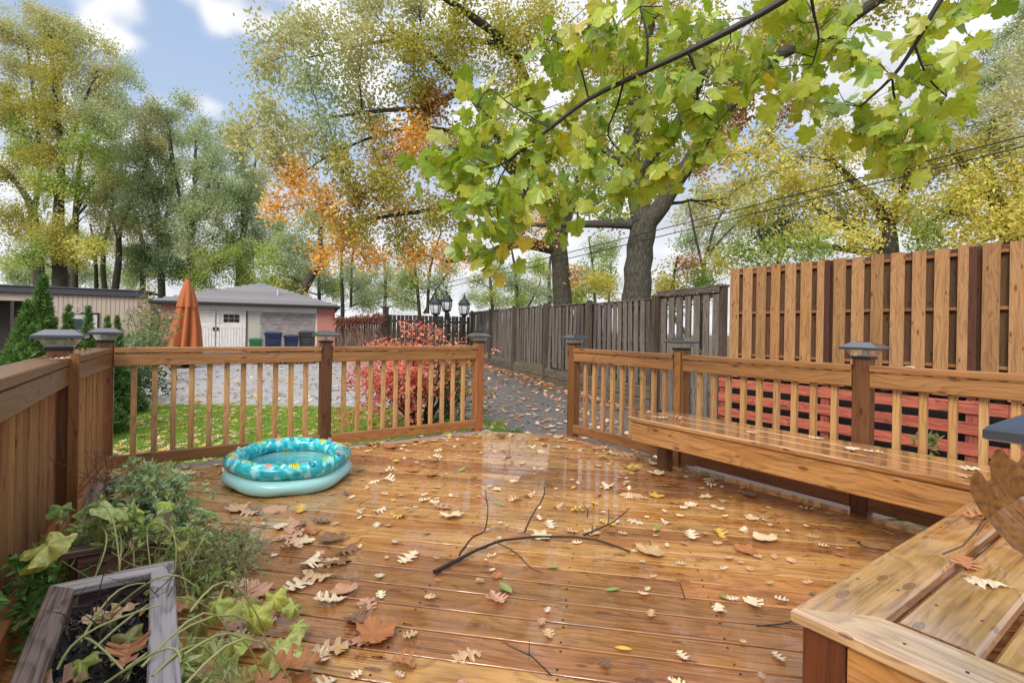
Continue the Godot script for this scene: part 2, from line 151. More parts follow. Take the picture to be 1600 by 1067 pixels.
# A length of timber along local x with its long edges eased; sk0/sk1 slant the ends (x grows by sk * z). UV: u along the grain.
func plank(st: SurfaceTool, xf: Transform3D, L: float, H: float, W: float, ch := 0.004, col := Color.WHITE, ou := -1.0, ov := -1.0, sk0 := 0.0, sk1 := 0.0) -> void:
	if ou < 0.0: ou = rng.randf()
	if ov < 0.0: ov = rng.randf()
	var h := H / 2.0
	var w := W / 2.0
	var ring := [Vector2(h, -w + ch), Vector2(h, w - ch), Vector2(h - ch, w), Vector2(-h + ch, w), Vector2(-h, w - ch), Vector2(-h, -w + ch), Vector2(-h + ch, -w), Vector2(h - ch, -w)]
	var at := 0.0
	for i in 8:
		var a: Vector2 = ring[i]
		var b: Vector2 = ring[(i + 1) % 8]
		var step := a.distance_to(b)
		var n2 := Vector2(b.y - a.y, -(b.x - a.x)).normalized()
		var n := (xf.basis * Vector3(0, n2.x, n2.y)).normalized()
		var x0a := -L / 2.0 + sk0 * a.y
		var x1a := L / 2.0 + sk1 * a.y
		var x0b := -L / 2.0 + sk0 * b.y
		var x1b := L / 2.0 + sk1 * b.y
		var v0 := ov + at / 0.5
		var v1 := ov + (at + step) / 0.5
		quad(st, xf * Vector3(x0a, a.x, a.y), xf * Vector3(x1a, a.x, a.y), xf * Vector3(x1b, b.x, b.y), xf * Vector3(x0b, b.x, b.y), n,
			Vector2(ou + x0a / 2.0, v0), Vector2(ou + x1a / 2.0, v0), Vector2(ou + x1b / 2.0, v1), Vector2(ou + x0b / 2.0, v1), col)
		at += step
	for s in [-1.0, 1.0]:
		var sk := sk0 if s < 0 else sk1
		var n := (xf.basis * Vector3(s, 0, -s * sk)).normalized()
		var mid := xf * Vector3(s * L / 2.0, 0, 0)
		for i in 8:
			var a: Vector2 = ring[i]
			var b: Vector2 = ring[(i + 1) % 8]
			tri(st, mid, xf * Vector3(s * L / 2.0 + sk * a.y, a.x, a.y), xf * Vector3(s * L / 2.0 + sk * b.y, b.x, b.y), n, n, n,
				Vector2(ou, ov), Vector2(ou + a.x * 0.2, ov + a.y * 2.0), Vector2(ou + b.x * 0.2, ov + b.y * 2.0), col * Color(0.7, 0.62, 0.55))

func box(st: SurfaceTool, c: Vector3, s: Vector3, ch := 0.004, col := Color.WHITE, basis := Basis.IDENTITY) -> void:
	plank(st, Transform3D(basis, c), s.x, s.y, s.z, minf(ch, minf(s.y, s.z) * 0.3), col)

func upright(st: SurfaceTool, c: Vector3, h: float, wx: float, wz: float, ch := 0.004, col := Color.WHITE) -> void:   # timber whose grain runs up
	plank(st, Transform3D(Basis(Vector3(0, 1, 0), Vector3(-1, 0, 0), Vector3(0, 0, 1)), c), h, wx, wz, ch, col)

func tube(st: SurfaceTool, pts: Array, radii: Array, sides := 6, col := Color.WHITE, vs := 1.0) -> void:
	var n := pts.size()
	var prev_u := Vector3.ZERO
	var rings := []
	var along := 0.0
	for i in n:
		var t: Vector3 = (pts[mini(i + 1, n - 1)] - pts[maxi(i - 1, 0)])
		t = t.normalized() if t.length() > 1e-6 else Vector3.UP
		var u := prev_u - t * prev_u.dot(t)
		if u.length() < 0.1:
			u = t.cross(Vector3(0.31, 0.2, 0.93)) if absf(t.y) > 0.5 else t.cross(Vector3.UP)
		u = u.normalized()
		prev_u = u
		var w := t.cross(u)
		if i > 0: along += (pts[i] - pts[i - 1]).length()
		var ring := []
		for k in sides + 1:
			var a := TAU * k / sides
			var nn := u * cos(a) + w * sin(a)
			ring.append([pts[i] + nn * radii[i], nn, Vector2(float(k) / sides, along * vs)])
		rings.append(ring)
	for i in n - 1:
		for k in sides:
			var a: Array = rings[i][k]
			var b: Array = rings[i][k + 1]
			var c: Array = rings[i + 1][k + 1]
			var d: Array = rings[i + 1][k]
			tri(st, a[0], b[0], c[0], a[1], b[1], c[1], a[2], b[2], c[2], col)
			tri(st, a[0], c[0], d[0], a[1], c[1], d[1], a[2], c[2], d[2], col)

func cap_end(st: SurfaceTool, c: Vector3, t: Vector3, r: float, col := Color.WHITE, sides := 8) -> void:
	var u := t.cross(Vector3(0.3, 0.9, 0.2)).normalized()
	var w := t.cross(u).normalized()
	for k in sides:
		var a := TAU * k / sides
		var b := TAU * (k + 1) / sides
		tri(st, c, c + (u * cos(a) + w * sin(a)) * r, c + (u * cos(b) + w * sin(b)) * r, t, t, t, Vector2.ZERO, Vector2.RIGHT, Vector2.DOWN, col)

# profile: [radius, y] pairs from bottom to top
func lathe(st: SurfaceTool, prof: Array, segs := 16, xf := Transform3D.IDENTITY, col := Color.WHITE, phase := 0.0, smooth := true) -> void:
	for i in prof.size() - 1:
		var a: Vector2 = prof[i]
		var b: Vector2 = prof[i + 1]
		var d := b - a
		if d.length() < 1e-6: continue
		var nr := Vector2(d.y, -d.x).normalized()
		for k in segs:
			var t0 := TAU * k / segs + phase
			var t1 := TAU * (k + 1) / segs + phase
			var tm := (t0 + t1) / 2.0
			var n0 := xf.basis * Vector3(cos(t0 if smooth else tm) * nr.x, nr.y, sin(t0 if smooth else tm) * nr.x)
			var n1 := xf.basis * Vector3(cos(t1 if smooth else tm) * nr.x, nr.y, sin(t1 if smooth else tm) * nr.x)
			var p00 := xf * Vector3(cos(t0) * a.x, a.y, sin(t0) * a.x)
			var p10 := xf * Vector3(cos(t1) * a.x, a.y, sin(t1) * a.x)
			var p01 := xf * Vector3(cos(t0) * b.x, b.y, sin(t0) * b.x)
			var p11 := xf * Vector3(cos(t1) * b.x, b.y, sin(t1) * b.x)
			var u0 := float(k) / segs
			var u1 := float(k + 1) / segs
			if a.x > 1e-5: tri(st, p00, p10, p11, n0, n1, n1, Vector2(u0, a.y), Vector2(u1, a.y), Vector2(u1, b.y), col)
			if b.x > 1e-5: tri(st, p00, p11, p01, n0, n1, n0, Vector2(u0, a.y), Vector2(u1, b.y), Vector2(u0, b.y), col)

func sheet(st: SurfaceTool, poly: PackedVector2Array, lift: float, cell := 0.0) -> void:   # polygon in (x, distance) laid on the ground
	var polys := [poly]
	if cell > 0.0:                                    # cut into strips so that it follows the slope
		polys = []
		var lo := INF
		var hi := -INF
		for v in poly:
			lo = minf(lo, v.y); hi = maxf(hi, v.y)
		var z := lo
		while z < hi:
			polys.append_array(Geometry2D.intersect_polygons(poly, PackedVector2Array([Vector2(-300, z), Vector2(300, z), Vector2(300, minf(z + cell, hi)), Vector2(-300, minf(z + cell, hi))])))
			z += cell
	for q in polys:
		var idx := Geometry2D.triangulate_polygon(q)
		for i in range(0, idx.size(), 3):
			var v := []
			for k in 3: v.append(Vector3(q[idx[i + k]].x, ground_y(q[idx[i + k]].y) + lift, -q[idx[i + k]].y))
			tri(st, v[0], v[1], v[2], Vector3.UP, Vector3.UP, Vector3.UP, Vector2(v[0].x, v[0].z), Vector2(v[1].x, v[1].z), Vector2(v[2].x, v[2].z))

# ---------------------------------------------------------------- textures and materials
func lin(r: float, g: float, b: float) -> Color:
	return Color(r, g, b).linear_to_srgb()

func mat(c: Color, rough := 0.7, vc := false) -> StandardMaterial3D:
	var m := StandardMaterial3D.new()
	m.albedo_color = c.linear_to_srgb()
	m.roughness = rough
	m.vertex_color_use_as_albedo = vc
	return m

func noise(freq: float, oct := 3, sd := 1) -> FastNoiseLite:
	var n := FastNoiseLite.new()
	n.seed = sd
	n.frequency = freq
	n.fractal_octaves = oct
	n.noise_type = FastNoiseLite.TYPE_SIMPLEX_SMOOTH
	return n

func tile(w: int, h: int, freq: float, oct: int, sd: int, tw := 0, th := 0) -> PackedByteArray:
	var im := noise(freq, oct, sd).get_seamless_image(w, h)
	if tw: im.resize(tw, th, Image.INTERPOLATE_CUBIC)
	im.convert(Image.FORMAT_L8)
	return im.get_data()

func image_of(data: PackedByteArray, w: int, h: int, f := Image.FORMAT_RGB8) -> ImageTexture:
	return ImageTexture.create_from_image(Image.create_from_data(w, h, false, f, data))

# Sawn softwood: growth rings cut lengthwise (long wavy bands), fine streaks, knots that bend the grain. Colour is a multiplier, near white.
func wood_textures(key: String, sd: int, knots: int, bands: float, dark: Color, strength: float, stain: float) -> void:
	var w := 1024
	var h := 512
	var warp := tile(64, 64, 0.03, 3, sd, w, h)
	var streak := tile(48, 512, 0.09, 4, sd + 7, w, h)
	var blotch := tile(40, 128, 0.06, 4, sd + 13, w, h)
	var r := RandomNumberGenerator.new()
	r.seed = sd
	var bend := PackedFloat32Array(); bend.resize(w * h)
	var kd := PackedFloat32Array(); kd.resize(w * h)
	for k in knots:
		var kx := r.randi_range(0, w - 1)
		var ky := r.randi_range(0, h - 1)
		var kr := r.randf_range(5.0, 12.0)
		for dy in range(-int(kr * 5), int(kr * 5)):
			for dx in range(-int(kr * 6), int(kr * 6)):
				var e := sqrt(dx * dx / 2.2 + dy * dy) / kr
				if e > 5.0: continue
				var i := posmod(ky + dy, h) * w + posmod(kx + dx, w)
				bend[i] += exp(-e * e * 0.3) * 3.0 * signf(dy + 0.5) * minf(absf(dy) / kr, 1.0)
				if e < 1.25: kd[i] = maxf(kd[i], (1.0 - smoothstep(0.75, 1.25, e)) * (0.85 + 0.15 * sin(e * 9.0)))
				elif e < 2.2: kd[i] = maxf(kd[i], 0.22 * (2.2 - e))
	var col := PackedByteArray(); col.resize(w * h * 3)
	var hei := PackedByteArray(); hei.resize(w * h)
	for y in h:
		var vy := float(y) / h * bands
		for x in w:
			var i := y * w + x
			var ph := vy + (warp[i] - 128) * 0.016 + bend[i] * 0.3
			var f := ph - floorf(ph)
			var ring := f * f * (1.0 - smoothstep(0.8, 1.0, f)) * (0.55 + 0.9 * blotch[i] / 255.0)
			var s := streak[i] / 255.0
			var d := clampf((ring * 0.9 + (0.55 - s) * 1.2) * strength + (0.5 - blotch[i] / 255.0) * stain, 0.0, 1.0)
			d = maxf(d, kd[i])
			var o := i * 3
			col[o] = int(255.0 * pow(lerpf(1.0, dark.r, d), 0.4545))
			col[o + 1] = int(255.0 * pow(lerpf(1.0, dark.g, d), 0.4545))
			col[o + 2] = int(255.0 * pow(lerpf(1.0, dark.b, d), 0.4545))
			hei[i] = int(clampf(200.0 - 120.0 * d + (s - 0.5) * 90.0, 0.0, 255.0))
	T[key] = image_of(col, w, h)
	T[key + "_height"] = image_of(hei, w, h, Image.FORMAT_L8)

func wood(c: Color, key: String, rough := 0.6, bump := 0.12) -> StandardMaterial3D:
	var m := mat(c, rough, true)
	m.albedo_texture = T[key]
	m.heightmap_enabled = true
	m.heightmap_texture = T[key + "_height"]
	m.heightmap_scale = bump
	return m

func speckle(key: String, freq: float, oct: int, sd: int, stops: Array, size := 512) -> void:   # noise read through a ramp of [at, colour]
	var d := tile(size, size, freq, oct, sd)
	var g := Gradient.new()
	g.offsets = PackedFloat32Array()
	g.colors = PackedColorArray()
	var lut := []
	for i in 256:
		var v := i / 255.0
		var c: Color = stops[0][1]
		for k in stops.size() - 1:
			if v >= stops[k][0]:
				c = (stops[k][1] as Color).lerp(stops[k + 1][1], clampf((v - stops[k][0]) / (stops[k + 1][0] - stops[k][0]), 0, 1))
		c = c.linear_to_srgb()
		lut.append([int(c.r * 255), int(c.g * 255), int(c.b * 255)])
	var out := PackedByteArray()
	out.resize(size * size * 3)
	for i in size * size:
		var l: Array = lut[d[i]]
		out[i * 3] = l[0]; out[i * 3 + 1] = l[1]; out[i * 3 + 2] = l[2]
	T[key] = image_of(out, size, size)
	T[key + "_height"] = image_of(d, size, size, Image.FORMAT_L8)

func ground_mat(key: String, scale: float, rough: float, bump: float) -> StandardMaterial3D:
	var m := mat(Color.WHITE, rough)
	m.albedo_texture = T[key]
	m.uv1_triplanar = true
	m.uv1_world_triplanar = true
	m.uv1_scale = Vector3.ONE * scale
	if bump > 0.0:
		m.heightmap_enabled = true
		m.heightmap_texture = T[key + "_height"]
		m.heightmap_scale = bump
	return m

func pool_print() -> void:
	var w := 1024
	var h := 128
	var n := tile(256, 32, 0.07, 3, 5, w, h)
	var n2 := tile(256, 32, 0.05, 2, 9, w, h)
	var im := Image.create(w, h, false, Image.FORMAT_RGB8)
	for y in h:
		for x in w:
			var v := n[y * w + x] / 255.0
			var c := Color(0.2, 0.74, 0.78).lerp(Color(0.8, 0.95, 0.95), 0.75 * smoothstep(0.4, 0.75, v))
			c = c.lerp(Color(0.06, 0.58, 0.68), 0.7 * smoothstep(0.55, 0.75, n2[y * w + x] / 255.0))
			im.set_pixel(x, y, c)
	var r := RandomNumberGenerator.new()
	r.seed = 12
	for k in 22:
		var cx := k * 46.5 + 18.0 + r.randf_range(-5, 5)
		var cy := 64.0 + r.randf_range(-22, 22)
		var kind: int = [0, 1, 3, 2, 1, 3, 0, 4, 1, 2][k % 10]
		for y in range(maxi(0, int(cy) - 36), mini(h, int(cy) + 36)):
			for x in range(int(cx) - 40, int(cx) + 40):
				var dx := x - cx
				var dy := y - cy
				var c := Color(-1, 0, 0)
				if kind == 0:                          # striped yellow fish
					var e := dx * dx / 520.0 + dy * dy / 620.0
					if e < 1.0: c = Color(0.15, 0.3, 0.2) if fmod(absf(dx + 40.0), 9.0) < 3.0 else Color(0.88, 0.86, 0.2)
					elif dx > 20 and dx < 34 and absf(dy) < (dx - 19) * 1.2: c = Color(0.85, 0.8, 0.25)
				elif kind == 1:                        # small dark blue fish
					var e := dx * dx / 260.0 + dy * dy / 420.0
					if e < 1.0: c = Color(0.08, 0.33, 0.42) if e > 0.25 else Color(0.25, 0.7, 0.75)
				elif kind == 2:                        # coral red starfish
					var a := atan2(dy, dx)
					if sqrt(dx * dx + dy * dy) < 17.0 + 7.0 * cos(5.0 * a): c = Color(0.95, 0.5, 0.36)
				else:                                  # green weed curl
					if absf(dx - 12.0 * sin(dy * 0.12)) < 8.0 and absf(dy) < 32: c = Color(0.12, 0.62, 0.35)
				if c.r >= 0.0: im.set_pixel(posmod(x, w), y, c)
	T.pool = ImageTexture.create_from_image(im)

# ---------------------------------------------------------------- leaf shapes
const MAPLE := [0.04, 0.02, 0.17, -0.08, 0.3, -0.06, 0.44, -0.09, 0.43, 0.04, 0.39, 0.12, 0.48, 0.15, 0.54, 0.25, 0.64, 0.35, 0.55, 0.4, 0.54, 0.53, 0.44, 0.52, 0.35, 0.55, 0.35, 0.64, 0.37, 0.76, 0.25, 0.77, 0.14, 0.86]
const OAK_POINTED := [0.02, 0.03, 0.05, 0.1, 0.2, 0.13, 0.24, 0.2, 0.07, 0.25, 0.1, 0.31, 0.32, 0.34, 0.36, 0.46, 0.22, 0.45, 0.1, 0.49, 0.16, 0.58, 0.37, 0.63, 0.36, 0.74, 0.2, 0.71, 0.11, 0.75, 0.2, 0.85, 0.16, 0.93, 0.06, 0.9]
const OAK_ROUND := [0.02, 0.05, 0.07, 0.12, 0.14, 0.18, 0.08, 0.25, 0.1, 0.3, 0.25, 0.36, 0.26, 0.44, 0.11, 0.47, 0.13, 0.53, 0.32, 0.58, 0.34, 0.66, 0.15, 0.69, 0.17, 0.74, 0.31, 0.8, 0.27, 0.88, 0.13, 0.87, 0.11, 0.95]

const OAK_BROAD := [0.015, 0.03, 0.1, 0.02, 0.25, 0.03, 0.36, 0.09, 0.39, 0.18, 0.33, 0.23, 0.24, 0.27, 0.25, 0.33, 0.37, 0.38, 0.45, 0.47, 0.43, 0.56, 0.33, 0.61, 0.25, 0.65, 0.29, 0.74, 0.25, 0.84, 0.12, 0.93]

# Lobed leaf around a hub: lobes creased along their veins and drooping towards the rim. Unit size, stem at the origin, tip at +y, face +z.
func maple_leaf(st: SurfaceTool, xf: Transform3D, droop: float, fold: float, col: Color, stem := 0.0) -> void:
	var hub := Vector2(0, 0.3)
	var pts := []
	var lean := rng.randf_range(-0.12, 0.12)
	var slim := rng.randf_range(0.85, 1.1)
	for i in range(0, MAPLE.size(), 2): pts.append(Vector2(MAPLE[i] * slim, MAPLE[i + 1]))
	pts.append(Vector2(0, 0.97))
	for i in range(MAPLE.size() - 2, -1, -2): pts.append(Vector2(-MAPLE[i] * slim, MAPLE[i + 1]))
	for i in range(1, pts.size() - 1): pts[i] = pts[i] * rng.randf_range(0.94, 1.05) + Vector2(lean * pts[i].y, rng.randf_range(-0.025, 0.025))
	var v := []
	for q in pts:
		var d: Vector2 = q - hub
		var a := atan2(d.x, d.y)
		v.append(xf * Vector3(q.x, q.y, -droop * d.length_squared() + fold * d.length() * cos(a * 5.0 + 0.2)))
	var c := xf * Vector3(hub.x, hub.y, 0)
	for i in v.size():
		var sh := 1.0 if i % 2 == 0 else 0.9
		var w: Vector3 = v[(i + 1) % v.size()]
		var n := (w - c).cross(v[i] - c).normalized()
		if n.dot(xf.basis.z) < 0.0: n = -n
		n = (n * 0.55 + xf.basis.z.normalized() * 0.45).normalized()
		var k := Color(col.r * sh, col.g * sh, col.b * sh)
		var rim := Color(k.r * 1.08, k.g * 1.0, k.b * 0.85) if i % 7 else Color(k.r * 0.8, k.g * 0.66, k.b * 0.6)
		for q in [[c, k], [w if (w - c).cross(v[i] - c).dot(n) < 0.0 else v[i], rim], [v[i] if (w - c).cross(v[i] - c).dot(n) < 0.0 else w, rim]]: vert(st, q[0], n, Vector2.ZERO, q[1])
	if stem > 0.0:
		tube(st, [xf * Vector3(0, 0, 0), xf * Vector3(0.02, -stem * 0.5, 0.03), xf * Vector3(0, -stem, 0.1)], [0.012 * xf.basis.x.length(), 0.009 * xf.basis.x.length(), 0.009 * xf.basis.x.length()], 3, Color(0.3, 0.22, 0.08))

# Lobed leaf along a midrib (oak), curled across and along
func oak_leaf(st: SurfaceTool, outline: Array, xf: Transform3D, across: float, along: float, twist: float, col: Color) -> void:
	var side := [Vector2(0.0, 0.0)]
	for i in range(0, outline.size(), 2): side.append(Vector2(outline[i], outline[i + 1]))
	side.append(Vector2(0, 1))
	var put_at := func(q: Vector2) -> Vector3:
		var z := across * q.x * q.x * 2.0 + along * (q.y - 0.5) * (q.y - 0.5) + twist * q.x * (q.y - 0.4) + 0.02 * sin(q.y * 23.0 + q.x * 9.0)
		return xf * Vector3(q.x, q.y, z)
	for s in [-1.0, 1.0]:
		for i in side.size() - 1:
			var a: Vector2 = side[i] * Vector2(s, 1)
			var b: Vector2 = side[i + 1] * Vector2(s, 1)
			var ma: Vector3 = put_at.call(Vector2(0, a.y))
			var mb: Vector3 = put_at.call(Vector2(0, b.y))
			var va: Vector3 = put_at.call(a)
			var vb: Vector3 = put_at.call(b)
			var k1 := col * (1.08 if i % 3 else 0.86)
			var k2 := col * (0.9 if i % 4 else 1.05)
			if absf(a.x) > 0.001: flat3(st, ma, va, vb, k1, xf.basis.z)
			if absf(b.x) > 0.001: flat3(st, ma, vb, mb, k2, xf.basis.z)
	tube(st, [xf * Vector3(0, 0.02, along * 0.25), xf * Vector3(0.02, -0.1, along * 0.36 + 0.01), xf * Vector3(0.03, -0.2, along * 0.5 + 0.02)], [0.009 * xf.basis.x.length(), 0.007 * xf.basis.x.length(), 0.006 * xf.basis.x.length()], 3, col * Color(0.6, 0.5, 0.45))

func blade_leaf(st: SurfaceTool, xf: Transform3D, wide: float, bend: float, col: Color) -> void:   # plain pointed leaf
	var prev := []
	for i in 5:
		var y := i / 4.0
		var hw: float = wide * [0.02, 0.8, 1.0, 0.65, 0.02][i]
		var z := -bend * y * y
		var row := [xf * Vector3(-hw, y, z + hw * 0.25), xf * Vector3(0, y, z), xf * Vector3(hw, y, z + hw * 0.25)]
		if i > 0:
			for k in 2:
				flat3(st, prev[k], prev[k + 1], row[k + 1], col, xf.basis.z)
				flat3(st, prev[k], row[k + 1], row[k], col, xf.basis.z)
		prev = row

func random_basis() -> Basis:
	return Basis.from_euler(Vector3(rng.randf() * TAU, rng.randf() * TAU, rng.randf() * TAU))

# A spray of small leaves in a unit ball, for crowns that are seen from afar
func leaf_cluster(count: int, size: float, wide: float, drop := 0.0) -> ArrayMesh:
	var st := begin()
	for i in count:
		var d := Vector3(rng.randfn(), rng.randfn(), rng.randfn()).normalized() * pow(rng.randf(), 0.45)
		var b := random_basis()
		if drop > 0.0: b = Basis.from_euler(Vector3(PI + rng.randf_range(-drop, drop), rng.randf() * TAU, rng.randf_range(-drop, drop)))
		var s := size * rng.randf_range(0.7, 1.2)
		b = b.scaled(Vector3.ONE * s)
		var sh := rng.randf_range(0.88, 1.1)
		var c := Color(sh, sh * rng.randf_range(0.95, 1.04), sh * rng.randf_range(0.85, 1.08))
		var a := d
		var l := d + b * Vector3(-wide, 0.45, 0.12)
		var r := d + b * Vector3(wide, 0.55, 0.12)
		var t := d + b * Vector3(0, 1, 0)
		flat3(st, a, l, t, c, b.z)
		flat3(st, a, t, r, c, b.z)
	return st.commit()

func multi(called: String, mesh: Mesh, m: Material, places: Array, colors: Array, parent: Node = self) -> MultiMeshInstance3D:
	var mm := MultiMesh.new()
	mm.transform_format = MultiMesh.TRANSFORM_3D
	mm.use_colors = colors.size() > 0
	mm.mesh = mesh
	mm.instance_count = places.size()
	for i in places.size():
		mm.set_instance_transform(i, places[i])
		if colors.size(): mm.set_instance_color(i, colors[i])
	var o := MultiMeshInstance3D.new()
	o.multimesh = mm
	o.material_override = m
	put(o, called, parent)
	o.set_meta("kind", "stuff")
	return o

func vary(c: Color, by := 0.18) -> Color:
	var k := 1.0 + rng.randf_range(-by, by)
	return Color(c.r * k * rng.randf_range(0.9, 1.12), c.g * k, c.b * k * rng.randf_range(0.8, 1.15))

# ---------------------------------------------------------------- trees
const TONES := [Color(0.62, 0.62, 0.38), Color(0.56, 0.53, 0.13), Color(0.96, 0.62, 0.2), Color(0.42, 0.55, 0.15), Color(0.84, 0.78, 0.24), Color(0.13, 0.22, 0.1), Color(0.52, 0.3, 0.12), Color(0.48, 0.58, 0.38)]

func polyline(row: Array, base: Vector3) -> Array:      # [points, radii] of x, y, z, radius rows, rounded off
	var pts := []
	var rad := []
	var n := row.size() / 4
	for i in n:
		pts.append(Vector3(row[i * 4], row[i * 4 + 1], row[i * 4 + 2]) - base)
		rad.append(float(row[i * 4 + 3]))
	var op := []
	var orr := []
	for i in n - 1:
		var a: Vector3 = pts[maxi(i - 1, 0)]
		var d: Vector3 = pts[mini(i + 2, n - 1)]
		for k in 3:
			var t := k / 3.0
			op.append((pts[i] as Vector3).cubic_interpolate(pts[i + 1], a, d, t))
			orr.append(lerpf(rad[i], rad[i + 1], t))
	op.append(pts[n - 1])
	orr.append(rad[n - 1])
	return [op, orr]

func tree(called: String, label: String, group: String, limbs: Array, blobs: Array, cluster: Mesh, density: float, spray: float, category := "tree", twigs := 5) -> Node3D:
	var first: Array = limbs[0]
	var gz: float = -first[2]
	var base := Vector3(first[0], ground_y(gz) - 0.1, first[2])
	var o := thing(called, label, category, base, 0.0, group)
	var nodes := []
	for i in limbs.size():
		var pl := polyline(limbs[i], base)
		var pts: Array = pl[0]
		var rad: Array = pl[1]
		if i == 0:
			pts.push_front(Vector3(0, 0, 0))
			rad.push_front(float(rad[0]) * 1.2)
		for k in range(1, pts.size() - 1): pts[k] += Vector3(rng.randf_range(-1, 1), 0, rng.randf_range(-1, 1)) * float(rad[k]) * 0.08
		var st := begin()
		tube(st, pts, rad, 10 if rad[0] > 0.25 else 7, Color.WHITE, 0.6)
		obj("trunk" if i == 0 else "limb", st.commit(), M.bark, o)
		for k in pts.size(): nodes.append([pts[k], rad[k]])
	var bs := begin()
	var places := []
	var tints := []
	var order := []
	for i in range(0, blobs.size(), 5): order.append([Vector3(blobs[i], blobs[i + 1], blobs[i + 2]) - base, float(blobs[i + 3]), int(blobs[i + 4])])
	var nearest := func(c: Vector3) -> Array:
		var best := []
		var bd := INF
		for nd in nodes:
			var d: float = (nd[0] as Vector3).distance_to(c) + maxf(0.0, nd[0].y - c.y + 0.2) * 1.5
			if d < bd:
				bd = d
				best = nd
		return [best, bd]
	order.sort_custom(func(a, b): return nearest.call(a[0])[1] < nearest.call(b[0])[1])
	for bl in order:
		var c: Vector3 = bl[0]
		var r: float = bl[1]
		var found: Array = nearest.call(c)[0]
		var a: Vector3 = found[0]
		var len := a.distance_to(c)
		var mid := (a + c) / 2.0 + Vector3(rng.randf_range(-0.15, 0.15) * len, 0.12 * len, rng.randf_range(-0.15, 0.15) * len)
		var r0: float = minf(float(found[1]) * 0.6, 0.018 + 0.018 * len)
		var pts := []
		var rad := []
		for k in 7:
			var t := k / 6.0
			pts.append(a.lerp(mid, t).lerp(mid.lerp(c, t), t) + (Vector3(rng.randf_range(-1, 1), rng.randf_range(-1, 1), rng.randf_range(-1, 1)) * 0.025 * len if k > 0 else Vector3.ZERO))
			rad.append(lerpf(r0, maxf(0.008, r0 * 0.3), t))
			if k > 1: nodes.append([pts[k], rad[k]])
		tube(bs, pts, rad, 5)
		var ends := []
		for k in twigs:
			var from: Vector3 = pts[rng.randi_range(3, 6)]
			var to := c + Vector3(rng.randfn(), rng.randfn(), rng.randfn()).normalized() * r * rng.randf_range(0.6, 1.05)
			var m2 := (from + to) / 2.0 + Vector3(0, 0.08 * r, 0)
			tube(bs, [from, m2, to], [rad[6] * 0.8, rad[6] * 0.55, 0.004], 3)
			ends.append([from, m2, to])
		var count := int(density * r * r * 52.0) + 3
		for k in count:
			var at: Vector3
			if k % 6 < 5:
				var e: Array = ends[rng.randi_range(0, twigs - 1)]
				var t := rng.randf_range(0.25, 1.05)
				at = (e[0] as Vector3).lerp(e[1], t).lerp((e[1] as Vector3).lerp(e[2], t), t) + Vector3(rng.randfn(), rng.randfn(), rng.randfn()) * 0.09 * r
			else:
				at = c + Vector3(rng.randfn(), rng.randfn() * 0.8, rng.randfn()) * r * 0.5
			places.append(Transform3D(random_basis().scaled(Vector3.ONE * spray * rng.randf_range(0.7, 1.25)), at))
			var tone: Color = TONES[bl[2]]
			if rng.randf() < 0.14: tone = TONES[[0, 1, 6, 4, 1, 7, 2, 0][bl[2]]]
			tints.append(vary(tone, 0.14))
	obj("branches", bs.commit(), M.bark, o)
	multi("crown", cluster, M.leaf, places, tints, o)
	return o

func conifer(where: Vector3, h: float, w: float, label: String, lean := 0.0) -> Node3D:
	var o := thing("cedar_tree", label, "cedar", where, rng.randf() * TAU, "cedars beyond the left railing")
	var st := begin()
	tube(st, [Vector3.ZERO, Vector3(lean * 0.5, h * 0.5, 0), Vector3(lean, h * 0.97, 0)], [0.05, 0.03, 0.006], 6)
	obj("trunk", st.commit(), M.bark, o)
	var places := []
	var tints := []
	var n := int(1100.0 * h * w)
	for i in n:
		var t := pow(rng.randf(), 0.8)
		var y := h * (0.03 + 0.97 * (1.0 - t)) if i % 9 else h * rng.randf()
		var q := 1.0 - y / h
		var lump := 0.8 + 0.3 * sin(y * 9.0 + i % 7) * 0.5
		var r := w * 0.5 * pow(q, 1.1) * lump * sqrt(rng.randf_range(0.35, 1.1))
		var a := rng.randf() * TAU
		var out := Vector3(cos(a), 0, sin(a))
		var at := out * r + Vector3(lean * (1.0 - q), y, 0)
		var up := (out * 0.75 + Vector3(0, 0.9, 0) + Vector3(rng.randfn(), rng.randfn(), rng.randfn()) * 0.35).normalized()
		var side := up.cross(Vector3(rng.randfn(), rng.randfn(), rng.randfn())).normalized()
		places.append(Transform3D(Basis(side, up, side.cross(up)).scaled(Vector3.ONE * rng.randf_range(0.07, 0.14) * (0.45 + 0.75 * q)), at))
		tints.append(vary(Color(0.1, 0.22, 0.06).lerp(Color(0.26, 0.4, 0.1), rng.randf() * rng.randf()), 0.3))
	multi("foliage", M.spray_mesh, M.leaf, places, tints, o)
	return o

# ---------------------------------------------------------------- joinery
func wood_tint(c: Color, by := 0.16) -> Color:
	var k := 1.0 + rng.randf_range(-by, by)
	return Color(c.r * k, c.g * k * rng.randf_range(0.94, 1.05), c.b * k * rng.randf_range(0.88, 1.12))

func piece(called: String, parent: Node, xf: Transform3D, L: float, H: float, W: float, m: Material, tint := Color.WHITE, ch := 0.004, sk0 := 0.0, sk1 := 0.0) -> MeshInstance3D:
	var st := begin()
	plank(st, Transform3D.IDENTITY, L, H, W, ch, wood_tint(tint), -1.0, -1.0, sk0, sk1)
	return obj(called, st.commit(), m, parent, xf)

func along_x(c: Vector3) -> Transform3D: return Transform3D(Basis.IDENTITY, c)
func along_y(c: Vector3) -> Transform3D: return Transform3D(Basis(Vector3(0, 1, 0), Vector3(-1, 0, 0), Vector3(0, 0, 1)), c)
func along_z(c: Vector3) -> Transform3D: return Transform3D(Basis(Vector3(0, 0, -1), Vector3(0, 1, 0), Vector3(1, 0, 0)), c)

const POST_TINT := Color(0.38, 0.29, 0.25)

